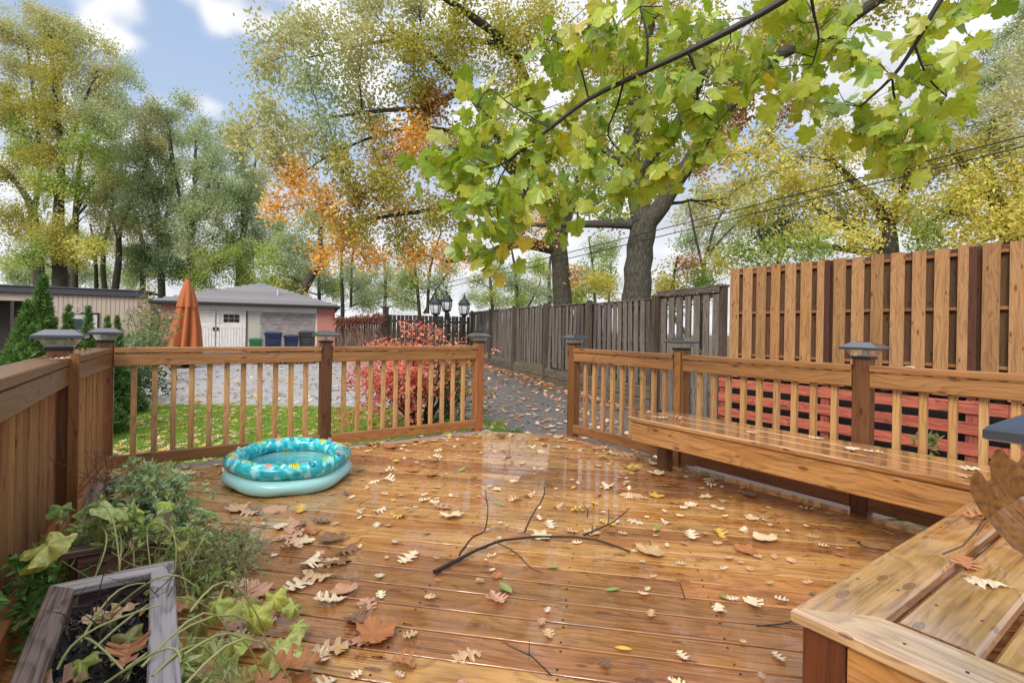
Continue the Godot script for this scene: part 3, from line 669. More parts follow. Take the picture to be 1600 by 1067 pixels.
func post(o: Node3D, x: float, z: float, tint := POST_TINT, top := 0.935) -> void:
	piece("post", o, along_y(Vector3(x, top / 2.0, z)), top, 0.092, 0.092, M.rail_wood, tint, 0.006)

# One bay from x0 to x1 (faces of the posts) in the thing's own axes; the side people stand on is z * ins > 0
func bay(o: Node3D, x0: float, x1: float, z: float, ins: float, n: int) -> void:
	var L := x1 - x0
	var c := (x0 + x1) / 2.0
	piece("top_rail", o, along_x(Vector3(c, 0.881, z + ins * 0.006)), L - 0.004, 0.038, 0.1, M.rail_wood, Color(0.95, 0.9, 0.85), 0.005)
	piece("fascia_rail", o, along_x(Vector3(c, 0.812, z + ins * 0.027)), L - 0.004, 0.089, 0.038, M.rail_wood, Color.WHITE, 0.005)
	piece("bottom_rail", o, along_x(Vector3(c, 0.083, z + ins * 0.027)), L - 0.004, 0.089, 0.038, M.rail_wood, Color(0.86, 0.8, 0.75), 0.005)
	for i in n:
		var x := x0 + L * (i + 1.0) / (n + 1.0)
		var b := obj("baluster", M.balusters[rng.randi_range(0, 5)], M.baluster_wood, o, along_y(Vector3(x + rng.randf_range(-0.004, 0.004), 0.452, z - ins * 0.013)))
		b.rotate_object_local(Vector3.RIGHT, rng.randf_range(-0.02, 0.02))

func cap_light() -> Node3D:
	var o := thing("post_cap_light", "", "post cap light", Vector3.ZERO, 0.0, "solar lights capping the railing posts")
	var st := begin()
	box(st, Vector3(0, 0.009, 0), Vector3(0.105, 0.018, 0.105), 0.004)
	obj("base_collar", st.commit(), M.black_plastic, o)
	st = begin()
	var s2 := sqrt(2.0) / 2.0
	lathe(st, [Vector2(0.104 * s2, 0.018), Vector2(0.15 * s2, 0.058)], 4, Transform3D.IDENTITY, Color.WHITE, PI / 4, false)
	obj("glass_shade", st.commit(), M.glass, o)
	st = begin()
	lathe(st, [Vector2(0.001, 0.019), Vector2(0.032, 0.019), Vector2(0.03, 0.024), Vector2(0.012, 0.03), Vector2(0.011, 0.05), Vector2(0.0, 0.05)], 10)
	obj("reflector", st.commit(), M.pale_plastic, o)
	st = begin()
	lathe(st, [Vector2(0.0, 0.057), Vector2(0.19 * s2, 0.057), Vector2(0.2 * s2, 0.06), Vector2(0.2 * s2, 0.071), Vector2(0.192 * s2, 0.076), Vector2(0.112 * s2, 0.099), Vector2(0.104 * s2, 0.1015), Vector2(0.0, 0.1015)], 4, Transform3D.IDENTITY, Color.WHITE, PI / 4, false)
	obj("roof", st.commit(), M.cap_black, o)
	st = begin()
	box(st, Vector3(0, 0.1025, 0), Vector3(0.066, 0.003, 0.066), 0.0005)
	obj("solar_panel", st.commit(), M.solar, o)
	return o

func where_on_deck(p: float, r: float) -> String:
	if p + r > 6.3: return "at the step opening"
	if Vector2(p, r).distance_to(Vector2(0.863, 3.72)) < 0.75: return "close to the pool"
	if r > 3.95: return "along the back railing"
	if p > 2.45: return "beside the long bench"
	if r < 2.1 and r > 1.45 and p > 0.8: return "around the fallen branch"
	if p < 0.55: return "beside the planters"
	if r < 0.95: return "near the corner bench"
	if r < 1.45: return "before the fallen branch"
	if p < 1.5: return "between pool and fallen branch"
	return "before the long bench"

func wilted_leaf(st: SurfaceTool, xf: Transform3D, droop: float, col: Color) -> void:     # squash leaf gone limp: rounded lobes hanging in folds round the stalk
	var n := 30
	var rows := 6
	var ph := rng.randf() * TAU
	var sag := rng.randf_range(0.7, 1.3)
	var grid := []
	var wr := noise(1.6, 3, rng.randi_range(1, 999))
	for k in rows + 1:
		var t := float(k) / rows
		var row := []
		for i in n:
			var a := TAU * i / n
			var R := (0.86 + 0.15 * cos(a * 5.0) + 0.03 * sin(a * 13.0 + ph)) * (0.45 if absf(wrapf(a - PI * 1.5, -PI, PI)) < 0.2 else 1.0)
			var side := 0.6 + 0.4 * sin(a + ph)              # one side hangs lower
			var hang := droop * side * sag
			var rr := R * t * (1.0 - 0.5 * clampf(hang, 0.0, 1.2) * t)
			var z := -hang * t * t * 0.9 + t * (0.09 * cos(a * 5.0 + 0.5) + 0.06 * sin(a * 3.0 + ph)) + 0.16 * t * wr.get_noise_3d(cos(a) * t * 2.0, sin(a) * t * 2.0, ph)
			row.append(xf * Vector3(cos(a) * rr, sin(a) * rr, z))
		grid.append(row)
	var nrm := []
	for k in rows + 1:
		var row := []
		for i in n:
			var u: Vector3 = grid[k][(i + 1) % n] - grid[k][(i + n - 1) % n]
			var v: Vector3 = grid[mini(k + 1, rows)][i] - grid[maxi(k - 1, 0)][i]
			var m := u.cross(v)
			m = xf.basis.z.normalized() if m.length() < 1e-9 else m.normalized()
			if m.dot(xf.basis.z) < 0.0 and k < 3: m = -m
			elif k >= 3 and m.dot(nrm[k - 1][i]) < 0.0: m = -m
			row.append(m)
		nrm.append(row)
	for k in rows:
		for i in n:
			var j := (i + 1) % n
			var vein := 1.12 if i % 6 == 0 else 0.95
			var brown := clampf(wr.get_noise_2d(i * 0.35, k * 0.9) * 1.6, 0.0, 0.6)
			var c2 := Color(col.r * vein, col.g * vein, col.b * vein).lerp(Color(0.22, 0.15, 0.05), brown * (0.4 + 0.6 * k / rows))
			tri(st, grid[k][i], grid[k + 1][i], grid[k + 1][j], nrm[k][i], nrm[k + 1][i], nrm[k + 1][j], Vector2.ZERO, Vector2.RIGHT, Vector2.DOWN, c2)
			if k > 0: tri(st, grid[k][i], grid[k + 1][j], grid[k][j], nrm[k][i], nrm[k + 1][j], nrm[k][j], Vector2.ZERO, Vector2.RIGHT, Vector2.DOWN, c2)

func facing(normal: Vector3, tip: Vector3, s: float) -> Basis:      # y towards tip, z along the normal
	var z := normal.normalized()
	var x := tip.cross(z)
	if x.length() < 0.01: x = Vector3(1, 0, 0.2).cross(z)
	x = x.normalized()
	return Basis(x, z.cross(x).normalized(), z).scaled(Vector3.ONE * s)

# spots: [p, r, y, size, droop, tone] for the leaves; stems: [p0, r0, y0, p1, r1, y1]
func squash_plant(label: String, spots: Array, stems: Array) -> void:
	var o := thing("squash_plant", label, "plant", D(spots[0][0], 0, spots[0][1]), 0.0, "wilted squash plants round the planters")
	var tones := [Color(0.58, 0.64, 0.15), Color(0.48, 0.52, 0.13), Color(0.4, 0.34, 0.12), Color(0.6, 0.66, 0.2), Color(0.22, 0.36, 0.08)]
	for s in spots:
		var st := begin()
		var nrm := Vector3(rng.randf_range(-0.5, 0.5), 0.9, rng.randf_range(0.0, 0.8))
		wilted_leaf(st, Transform3D(facing(nrm, Vector3(rng.randfn(), 0, rng.randfn()), s[3] * 0.84), D(s[0], s[2], s[1]) - o.position), s[4], vary(tones[s[5]], 0.08))
		obj("leaf", st.commit(), M.soft_leaf, o)
	for s in stems:
		var st := begin()
		var a := D(s[0], s[2], s[1]) - o.position
		var b := D(s[3], s[5], s[4]) - o.position
		var pts := []
		var rad := []
		var off := Vector3(rng.randf_range(-0.04, 0.04), a.distance_to(b) * rng.randf_range(0.1, 0.35), rng.randf_range(-0.04, 0.04))
		for k in 8:
			var t := k / 7.0
			pts.append(a.lerp(b, t) + off * sin(t * PI))
			rad.append(lerpf(0.0036, 0.0022, t))
		tube(st, pts, rad, 5)
		obj("stem", st.commit(), M.stem, o)

func dry_stalks(called: String, label: String, category: String, p: float, r: float, y: float, n: int, h: float, spread: float, m: Material, rad := 0.0018) -> Node3D:
	var o := thing(called, label, category, D(p, y, r), 0.0)
	for i in n:
		var st := begin()
		var at := Vector3(rng.randf_range(-1, 1) * spread * 0.5, 0, rng.randf_range(-1, 1) * spread * 0.5)
		var dir := Vector3(rng.randf_range(-1, 1), rng.randf_range(0.5, 1.6), rng.randf_range(-1, 1)).normalized() * h * rng.randf_range(0.5, 1.1)
		var pts := []
		var rr := []
		var bow := Vector3(rng.randf_range(-0.3, 0.3), rng.randf_range(-0.1, 0.3), rng.randf_range(-0.3, 0.3)) * h
		for k in 6:
			var t := k / 5.0
			pts.append(at + dir * t + bow * t * (1.0 - t))
			rr.append(lerpf(rad, rad * 0.5, t))
		tube(st, pts, rr, 4)
		for k in 2:
			var f: Vector3 = pts[rng.randi_range(2, 4)]
			tube(st, [f, f + Vector3(rng.randfn(), rng.randf(), rng.randfn()) * h * 0.18], [rad * 0.7, rad * 0.4], 3)
		obj("stalk", st.commit(), m, o)
	return o

func herb(called: String, label: String, spots: Array, leaf_len: float, count: int, tone: Color, wide := 0.32) -> void:
	var st := begin()
	for i in 7:
		blade_leaf(st, Transform3D(Basis.from_euler(Vector3(rng.randf_range(-1.2, 0.6), i * TAU / 7.0, rng.randf_range(-0.3, 0.3))).scaled(Vector3.ONE * rng.randf_range(0.7, 1.1)), Vector3(0, rng.randf_range(-0.3, 0.3), 0)), wide * 0.5, 0.3, Color.WHITE)
	var mesh := st.commit()
	var o := thing(called, label, "plant", D(spots[0][0], spots[0][2], spots[0][1]), 0.0)
	var places := []
	var tints := []
	var ss := begin()
	for s in spots:
		var c := D(s[0], s[2], s[1]) - o.position
		for i in count:
			var at := c + Vector3(rng.randfn() * 0.5, rng.randfn() * 0.4, rng.randfn() * 0.5) * float(s[3])
			at.y = maxf(at.y, -o.position.y + 0.015)
			places.append(Transform3D(random_basis().scaled(Vector3.ONE * leaf_len * rng.randf_range(0.6, 1.2)), at))
			tints.append(vary(tone, 0.25) if rng.randf() < 0.85 else vary(Color(0.42, 0.4, 0.16), 0.2))
			if i % 6 == 0: tube(ss, [c - Vector3(0, s[3] * 0.5, 0), (c + at) / 2.0, at], [0.002, 0.0016, 0.001], 3)
	obj("stems", ss.commit(), M.stem, o)
	multi("foliage", mesh, M.soft_leaf_tinted, places, tints, o)

# ---------------------------------------------------------------- sky
func sky_texture() -> ImageTexture:
	var w := 1024
	var h := 512
	var n := noise(0.9, 5, 41)
	var n2 := noise(4.5, 5, 77)
	var im := Image.create(w, h, false, Image.FORMAT_RGBF)
	for y in h:
		var el := PI / 2.0 - (y + 0.5) / h * PI
		var up := maxf(sin(el), 0.0)
		for x in w:
			var az := ((x + 0.5) / w - 0.5) * TAU
			var air := Color(0.5, 0.56, 0.64).lerp(Color(0.14, 0.25, 0.45), pow(up, 0.6))
			if el < 0.0:
				im.set_pixel(x, y, Color(0.3, 0.3, 0.28))
				continue
			var q := Vector3(sin(az) * cos(el), sin(el), -cos(az) * cos(el)) / (sin(el) + 0.32)
			var d := n.get_noise_3d(q.x * 1.1, q.z * 1.1, 3.0)
			var f := n2.get_noise_3d(q.x, q.z, 9.0)
			var puff := 0.0
			for g in [[-32.3, 21.0, 7.0, 2.6, 0.5], [-25.5, 29.5, 11.0, 3.6, 0.5], [-38.0, 27.0, 6.0, 3.0, 0.3], [-30.5, 24.7, 10.0, 1.5, -0.4], [-21.0, 20.5, 5.0, 2.5, -0.3], [34.0, 22.0, 9.0, 5.0, -0.12]]:
				puff += g[4] * exp(-pow((rad_to_deg(az) - g[0]) / g[2], 2.0) - pow((rad_to_deg(el) - g[1]) / g[3], 2.0))
			d += puff
			var cover := smoothstep(-0.06, 0.13, d + f * 0.5 + 0.03)
			var white := (0.6 + 0.24 * f - 0.14 * smoothstep(0.1, 0.6, d)) * (1.0 + 1.3 * smoothstep(0.35, 1.0, up))
			cover = maxf(cover, 1.0 - smoothstep(0.12, 0.32, el + 0.1 * f))
			im.set_pixel(x, y, air.lerp(Color(white, white * 1.0, white * 1.015), cover * (0.85 + 0.15 * up)))
	return ImageTexture.create_from_image(im)

# ---------------------------------------------------------------- the scene
func _ready() -> void:
	rng = RandomNumberGenerator.new()
	rng.seed = 20
	var cam := Camera3D.new()
	cam.projection = Camera3D.PROJECTION_FRUSTUM
	cam.near = 0.05
	cam.far = 600.0
	cam.size = 2.0 * 0.05 * 533.5 / 790.0
	cam.frustum_offset = Vector2(0, -0.05 * 17.0 / 790.0)
	cam.position = Vector3(0, 1.07, 0)
	cam.rotation.z = 0.0175
	put(cam, "camera")
	cam.current = true
	var env := Environment.new()
	env.background_mode = Environment.BG_SKY
	env.sky = Sky.new()
	var pan := PanoramaSkyMaterial.new()
	pan.panorama = sky_texture()
	env.sky.sky_material = pan
	env.background_energy_multiplier = 1.0
	env.tonemap_mode = Environment.TONE_MAPPER_LINEAR
	env.tonemap_exposure = 1.55
	env.ssao_enabled = true
	env.ssil_enabled = true
	env.sdfgi_enabled = true
	var we := WorldEnvironment.new()
	we.environment = env
	we.name = "environment"
	add_child(we)
	var sun := DirectionalLight3D.new()
	sun.light_energy = 0.6
	sun.light_color = Color(1.0, 0.96, 0.9)
	sun.light_angular_distance = 28.0
	sun.shadow_enabled = true
	sun.rotation_degrees = Vector3(-38, -24, 0)
	put(sun, "sun")
	materials()
	setting()
	railings()
	benches()
	buildings()
	fences()
	yard()
	pool_and_branch()
	plants()
	trees()
	maple_branch()
	leaves()

func materials() -> void:
	wood_textures("deal", 3, 18, 13.0, Color(0.3, 0.17, 0.1), 0.6, 0.6)
	wood_textures("deck", 17, 22, 10.0, Color(0.25, 0.12, 0.06), 0.66, 0.85)
	wood_textures("grey", 29, 7, 14.0, Color(0.22, 0.2, 0.18), 0.9, 1.1)
	wood_textures("white", 35, 3, 9.0, Color(0.42, 0.4, 0.4), 0.45, 0.9)
	speckle("asphalt", 0.22, 3, 4, [[0.0, Color(0.075, 0.068, 0.067)], [0.5, Color(0.13, 0.12, 0.118)], [0.75, Color(0.23, 0.215, 0.21)], [1.0, Color(0.3, 0.28, 0.27)]])
	speckle("gravel", 0.2, 3, 6, [[0.0, Color(0.22, 0.21, 0.21)], [0.45, Color(0.38, 0.37, 0.375)], [0.7, Color(0.5, 0.49, 0.5)], [1.0, Color(0.62, 0.6, 0.6)]])
	speckle("earth", 0.06, 5, 8, [[0.0, Color(0.05, 0.04, 0.022)], [0.5, Color(0.12, 0.09, 0.045)], [0.7, Color(0.16, 0.16, 0.05)], [1.0, Color(0.22, 0.17, 0.07)]])
	speckle("turf", 0.08, 4, 10, [[0.0, Color(0.1, 0.15, 0.025)], [0.5, Color(0.2, 0.3, 0.05)], [1.0, Color(0.3, 0.38, 0.1)]])
	speckle("soil", 0.12, 4, 12, [[0.0, Color(0.012, 0.01, 0.01)], [0.6, Color(0.035, 0.03, 0.028)], [1.0, Color(0.09, 0.08, 0.075)]])
	speckle("brick", 0.05, 4, 14, [[0.0, Color(0.42, 0.16, 0.13)], [0.5, Color(0.52, 0.22, 0.18)], [1.0, Color(0.6, 0.3, 0.25)]], 256)
	speckle("shingle", 0.3, 2, 16, [[0.0, Color(0.08, 0.08, 0.09)], [0.4, Color(0.17, 0.165, 0.18)], [0.6, Color(0.3, 0.29, 0.3)], [1.0, Color(0.46, 0.44, 0.45)]], 256)
	speckle("barkc", 0.05, 4, 18, [[0.0, Color(0.025, 0.02, 0.018)], [0.45, Color(0.065, 0.056, 0.045)], [0.75, Color(0.105, 0.105, 0.062)], [1.0, Color(0.17, 0.16, 0.12)]], 256)
	speckle("paint", 0.04, 5, 22, [[0.0, Color(0.4, 0.38, 0.38)], [0.35, Color(0.66, 0.65, 0.66)], [0.6, Color(0.74, 0.74, 0.75)], [1.0, Color(0.8, 0.8, 0.8)]], 256)
	speckle("ply", 0.03, 5, 24, [[0.0, Color(0.2, 0.17, 0.18)], [0.5, Color(0.33, 0.3, 0.32)], [1.0, Color(0.48, 0.45, 0.46)]], 256)
	speckle("poolfloor", 0.03, 3, 44, [[0.0, Color(0.02, 0.25, 0.33)], [0.5, Color(0.04, 0.42, 0.47)], [1.0, Color(0.15, 0.6, 0.6)]], 256)
	pool_print()
	var wet := tile(512, 256, 0.02, 3, 33)
	var wr := PackedByteArray(); wr.resize(wet.size())
	var wc := PackedByteArray(); wc.resize(wet.size())
	for i in wet.size():
		var v := wet[i] / 255.0
		wc[i] = int(255.0 * lerpf(0.55, 1.0, smoothstep(0.35, 0.55, v)))
		wr[i] = int(255.0 * lerpf(0.42, 0.12, smoothstep(0.3, 0.55, v)))
	T.wet = image_of(wc, 512, 256, Image.FORMAT_L8)
	T.wet_rough = image_of(wr, 512, 256, Image.FORMAT_L8)
	M.deck = wood(Color(0.62, 0.32, 0.095), "deck", 1.0, 0.16)
	M.deck.roughness_texture = T.wet_rough
	M.deck.clearcoat_enabled = true
	M.deck.metallic_specular = 1.0
	M.deck.clearcoat = 1.0
	M.deck.clearcoat_roughness = 0.04
	M.deck.clearcoat_texture = T.wet
	M.bench = wood(Color(0.58, 0.3, 0.1), "deck", 1.0, 0.08)
	M.bench.roughness_texture = T.wet_rough
	M.bench.clearcoat_enabled = true
	M.bench.metallic_specular = 1.0
	M.bench.clearcoat = 1.0
	M.bench.clearcoat_roughness = 0.05
	M.bench_sheen = M.bench.duplicate()
	M.bench_sheen.albedo_color = Color(0.66, 0.43, 0.24).linear_to_srgb()  # sky sheen put into the colour: a paler copy of the bench wood
	M.rail_wood = wood(Color(0.4, 0.195, 0.066), "deal", 0.5, 0.1)
	M.rail_wood.clearcoat_enabled = true
	M.rail_wood.clearcoat = 0.25
	M.rail_wood.clearcoat_roughness = 0.25
	M.baluster_wood = wood(Color(0.58, 0.34, 0.145), "deal", 0.55)
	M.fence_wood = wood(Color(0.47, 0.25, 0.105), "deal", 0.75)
	M.fence_wood_shaded = wood(Color(0.15, 0.078, 0.038), "deal", 0.8)  # same fence wood darkened: gap shade painted into the back boards
	M.old_wood_shaded = wood(Color(0.09, 0.075, 0.065), "grey", 0.9, 0.2)  # old fence wood darkened to paint the shade in its gaps
	M.litter = mat(Color.WHITE, 0.5, true)
	M.soil = ground_mat("soil", 3.0, 0.6, 0.6)
	M.chips = mat(Color.WHITE, 0.3, true)
	M.planter_brown = wood(Color(0.27, 0.185, 0.16), "grey", 0.5, 0.2)
	M.straw = mat(Color(0.3, 0.22, 0.13), 0.7)
	speckle("spots", 0.07, 3, 31, [[0.0, Color(0.06, 0.03, 0.015)], [0.22, Color(0.1, 0.045, 0.02)], [0.36, Color(0.17, 0.07, 0.018)], [1.0, Color(0.27, 0.125, 0.03)]], 256)
	M.spotted = ground_mat("spots", 5.0, 0.4, 0.0)
	M.vine = mat(Color(0.42, 0.24, 0.2), 0.7)
	M.lamp_black = mat(Color(0.02, 0.022, 0.025), 0.35)
	M.frosted = mat(Color(0.62, 0.68, 0.72), 0.15)
	M.cluster_small = leaf_cluster(8, 0.75, 0.26)
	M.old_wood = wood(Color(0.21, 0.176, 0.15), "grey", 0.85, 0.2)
	M.grey_wood = wood(Color(0.47, 0.42, 0.39), "grey", 0.6, 0.2)
	M.red_wood = wood(Color(0.55, 0.14, 0.085), "grey", 0.6, 0.1)
	M.balusters = []
	for i in 6:
		var st := begin()
		plank(st, Transform3D.IDENTITY, 0.79, 0.036, 0.036, 0.003, wood_tint(Color(1.05, 1.0, 0.95), 0.2))
		M.balusters.append(st.commit())
	M.black_plastic = mat(Color(0.015, 0.015, 0.018), 0.3)
	M.cap_black = mat(Color(0.05, 0.055, 0.07), 0.12)
	M.cap_black.metallic_specular = 0.8
	M.solar = mat(Color(0.03, 0.035, 0.06), 0.08)
	M.pale_plastic = mat(Color(0.6, 0.6, 0.58), 0.3)
	M.glass = StandardMaterial3D.new()
	M.glass.transparency = BaseMaterial3D.TRANSPARENCY_ALPHA
	M.glass.albedo_color = Color(0.95, 0.97, 0.98, 0.22)
	M.glass.roughness = 0.04
	M.leaf = mat(Color.WHITE, 0.55, true)
	M.leaf.backlight_enabled = true
	M.leaf.backlight = Color(0.9, 0.9, 0.7)
	M.soft_leaf = mat(Color.WHITE, 0.5, true)
	M.soft_leaf.backlight_enabled = true
	M.soft_leaf.backlight = Color(0.7, 0.7, 0.5)
	M.soft_leaf_tinted = M.soft_leaf
	M.stem = mat(Color(0.42, 0.43, 0.17), 0.5)
	M.dry = mat(Color(0.13, 0.09, 0.06), 0.8)
	M.bark = ground_mat("barkc", 1.0, 0.9, 1.2)
	M.bark.uv1_triplanar = false
	M.bark.uv1_world_triplanar = false
	M.bark.uv1_scale = Vector3(3, 0.6, 1)
	M.twig = mat(Color(0.022, 0.016, 0.015), 0.55)
	M.spray_mesh = null
	var st := begin()
	for i in 9:
		var b := Basis.from_euler(Vector3(rng.randf_range(-0.7, 0.7), rng.randf() * TAU, rng.randf_range(-0.7, 0.7)))
		blade_leaf(st, Transform3D(b, Vector3(rng.randfn() * 0.15, rng.randf_range(0, 0.5), rng.randfn() * 0.15)), 0.1, 0.2, Color.WHITE * rng.randf_range(0.75, 1.2))
	M.spray_mesh = st.commit()

# ---------------------------------------------------------------- ground, deck
func setting() -> void:
	var st := begin()
	var zs := [-120.0, -2.0, 3.0, 6.0, 8.0, 9.0, 10.0, 11.0, 12.0, 13.0, 14.0, 15.0, 16.0, 17.0, 20.0, 40.0, 120.0, 400.0]
	for i in zs.size() - 1:
		sheet(st, PackedVector2Array([Vector2(-300, zs[i]), Vector2(300, zs[i]), Vector2(300, zs[i + 1]), Vector2(-300, zs[i + 1])]), 0.0)
	tag(obj("ground", st.commit(), ground_mat("earth", 0.35, 0.95, 1.5)), "", "", "", "structure")
	st = begin()
	sheet(st, PackedVector2Array([Vector2(-9.5, 3.5), Vector2(-0.1, 3.5), Vector2(-0.2, 6.9), Vector2(-1.5, 7.9), Vector2(-2.4, 9.0), Vector2(-4.3, 9.02), Vector2(-6.9, 8.7), Vector2(-10.5, 8.9)]), 0.004, 1.0)
	tag(obj("lawn", st.commit(), ground_mat("turf", 0.8, 0.9, 1.0)), "", "", "", "structure")
	st = begin()
	sheet(st, PackedVector2Array([Vector2(-2.2, 8.6), Vector2(-4.3, 9.02), Vector2(-7.0, 8.8), Vector2(-9.2, 12.0), Vector2(-12.5, 16.4), Vector2(-12.0, 17.2), Vector2(-6.2, 19.3), Vector2(-2.2, 20.2), Vector2(-1.9, 14.0)]), 0.008, 1.0)
	tag(obj("gravel_driveway", st.commit(), ground_mat("gravel", 0.9, 0.8, 0.6)), "", "", "", "structure")
	st = begin()
	sheet(st, PackedVector2Array([Vector2(-1.5, 7.9), Vector2(-0.2, 6.9), Vector2(0.2, 4.0), Vector2(3.4, 4.0), Vector2(4.4, 5.0), Vector2(1.4, 12.6), Vector2(-1.0, 19.0), Vector2(-1.8, 21.0), Vector2(-2.4, 20.4), Vector2(-2.0, 14.0), Vector2(-2.3, 9.0)]), 0.012, 1.0)
	var asphalt := ground_mat("asphalt", 0.8, 0.42, 0.7)
	tag(obj("asphalt_path", st.commit(), asphalt), "", "", "", "structure")
	# grass blades
	var gm := begin()
	for i in 7:
		var b := Basis.from_euler(Vector3(rng.randf_range(-0.6, 0.6), rng.randf() * TAU, 0))
		var o := Vector3(rng.randfn() * 0.025, 0, rng.randfn() * 0.025)
		var hh := rng.randf_range(0.035, 0.075)
		flat3(gm, o - b.x * 0.003, o + b.x * 0.003, o + b.y * hh, Color.WHITE * rng.randf_range(0.8, 1.2), Vector3(0, 1, 1))
	var places := []
	var tints := []
	for i in 26000:
		var z := lerpf(4.3, 9.05, sqrt(rng.randf()))
		var x := rng.randf_range(-8.2, -0.1) * (0.45 + 0.55 * z / 9.0)
		if x > -1.9 and z > 8.0: continue
		if x < -6.6 and z > 8.6: continue
		places.append(Transform3D(Basis(Vector3.UP, rng.randf() * TAU).scaled(Vector3.ONE * rng.randf_range(0.7, 1.3)), Vector3(x, ground_y(z), -z)))
		tints.append(vary(Color(0.3, 0.46, 0.08), 0.3))
	for i in 260:
		var q := Vector2(rng.randf_range(-0.42, 0.15), rng.randf_range(6.75, 7.1))
		places.append(Transform3D(Basis(Vector3.UP, rng.randf() * TAU).scaled(Vector3.ONE * 1.5), Vector3(q.x, ground_y(q.y), -q.y)))
		tints.append(vary(Color(0.13, 0.24, 0.05), 0.3))
	tag(multi("grass", gm.commit(), M.leaf, places, tints), "short green lawn grass beyond the back railing, dotted with fallen leaves", "grass", "", "stuff")

	# the deck: diagonal boards, border boards, rim
	var deck := Node3D.new()
	put(deck, "wooden_deck")
	deck.rotation.y = TURN
	tag(deck, "", "", "", "structure")
	var s2 := sqrt(2.0)
	var s := -1.1
	var pmin := -0.52
	var pmax := 3.375
	var rmin := -0.9
	var rmax := 4.49
	while s < 5.24:
		var sc := s + 0.07
		var lo1 := s2 * pmin - sc
		var lo2 := sc - s2 * rmax
		var hi1 := s2 * pmax - sc
		var hi2 := sc - s2 * rmin
		var a0 := maxf(lo1, lo2)
		var a1 := minf(hi1, hi2)
		if a1 - a0 > 0.25:
			var cuts := [a0, a1]
			if a1 - a0 > 3.6 and rng.randf() < 0.4: cuts = [a0, lerpf(a0, a1, rng.randf_range(0.3, 0.7)), a1]
			for k in cuts.size() - 1:
				var b0: float = cuts[k] + (0.002 if k > 0 else 0.0)
				var b1: float = cuts[k + 1] - (0.002 if k < cuts.size() - 2 else 0.0)
				var ac := (b0 + b1) / 2.0
				var p := (sc + ac) / s2
				var r := (sc - ac) / s2
				var bx := Vector3(1, 0, 1) / s2
				var xf := Transform3D(Basis(bx, Vector3.UP, bx.cross(Vector3.UP)), Vector3(p, -0.015 + rng.randf_range(-0.0015, 0.0015), -r))
				xf.basis = xf.basis * Basis.from_euler(Vector3(rng.randf_range(-0.012, 0.012), 0, 0))
				var tint := Color(1, 1, 1)
				var roll := rng.randf()
				if roll < 0.15: tint = Color(0.62, 0.5, 0.46)
				elif roll < 0.36: tint = Color(1.32, 1.26, 1.2)
				elif roll < 0.5: tint = Color(0.85, 0.7, 0.6)
				# local z runs against s
				var sk0 := 0.0
				var sk1 := 0.0
				if k == 0: sk0 = 1.0 if lo1 >= lo2 else -1.0
				if k == cuts.size() - 2: sk1 = 1.0 if hi1 <= hi2 else -1.0
				piece("deck_board", deck, xf, b1 - b0, 0.03, 0.1315, M.deck, tint, 0.002, sk0, sk1)
		s += 0.141
	piece("border_board", deck, along_x(Vector3(1.2, -0.014, -4.565)), 3.44, 0.03, 0.138, M.grey_wood, Color(1.1, 1.0, 0.95), 0.006)
	piece("border_board", deck, along_z(Vector3(3.452, -0.014, -1.55)), 4.9, 0.03, 0.138, M.deck, Color(0.95, 0.85, 0.8), 0.006)
	piece("rim_joist", deck, along_x(Vector3(1.2, -0.16, -4.655)), 3.4, 0.23, 0.038, M.rail_wood, Color(0.7, 0.6, 0.55))
	piece("rim_joist", deck, along_z(Vector3(3.545, -0.16, -1.5)), 4.8, 0.23, 0.038, M.rail_wood, Color(0.7, 0.6, 0.55))
	piece("rim_joist", deck, along_z(Vector3(-0.56, -0.16, -1.8)), 5.6, 0.23, 0.038, M.rail_wood, Color(0.7, 0.6, 0.55))
	# deck screws in pairs over the joists
	var heads := []
	for k in 9:
		var q := -1.0 + k * 0.4
		var sc := -1.03
		while sc < 5.2:
			for dd in [-0.045, 0.045]:
				var p: float = (sc + dd + (q * 1.414 - 0.4)) / s2
				var r: float = (sc + dd - (q * 1.414 - 0.4)) / s2
				if p > pmin and p < pmax and r > 0.3 and r < rmax: heads.append(Transform3D(Basis.IDENTITY, Vector3(p + rng.randf_range(-0.006, 0.006), 0.0012, -r)))
			sc += 0.141
	var hm := begin()
	lathe(hm, [Vector2(0.0042, -0.002), Vector2(0.0042, 0.0004), Vector2(0.0, 0.0002)], 7)
	multi("screw_heads", hm.commit(), M.black_plastic, heads, [], deck)
	var bx := Vector3(1, 0, 1) / s2
	piece("rim_joist", deck, Transform3D(Basis(bx, Vector3.UP, bx.cross(Vector3.UP)), Vector3(3.17, -0.175, -4.3)), 1.1, 0.24, 0.038, M.rail_wood, Color(0.75, 0.62, 0.55))

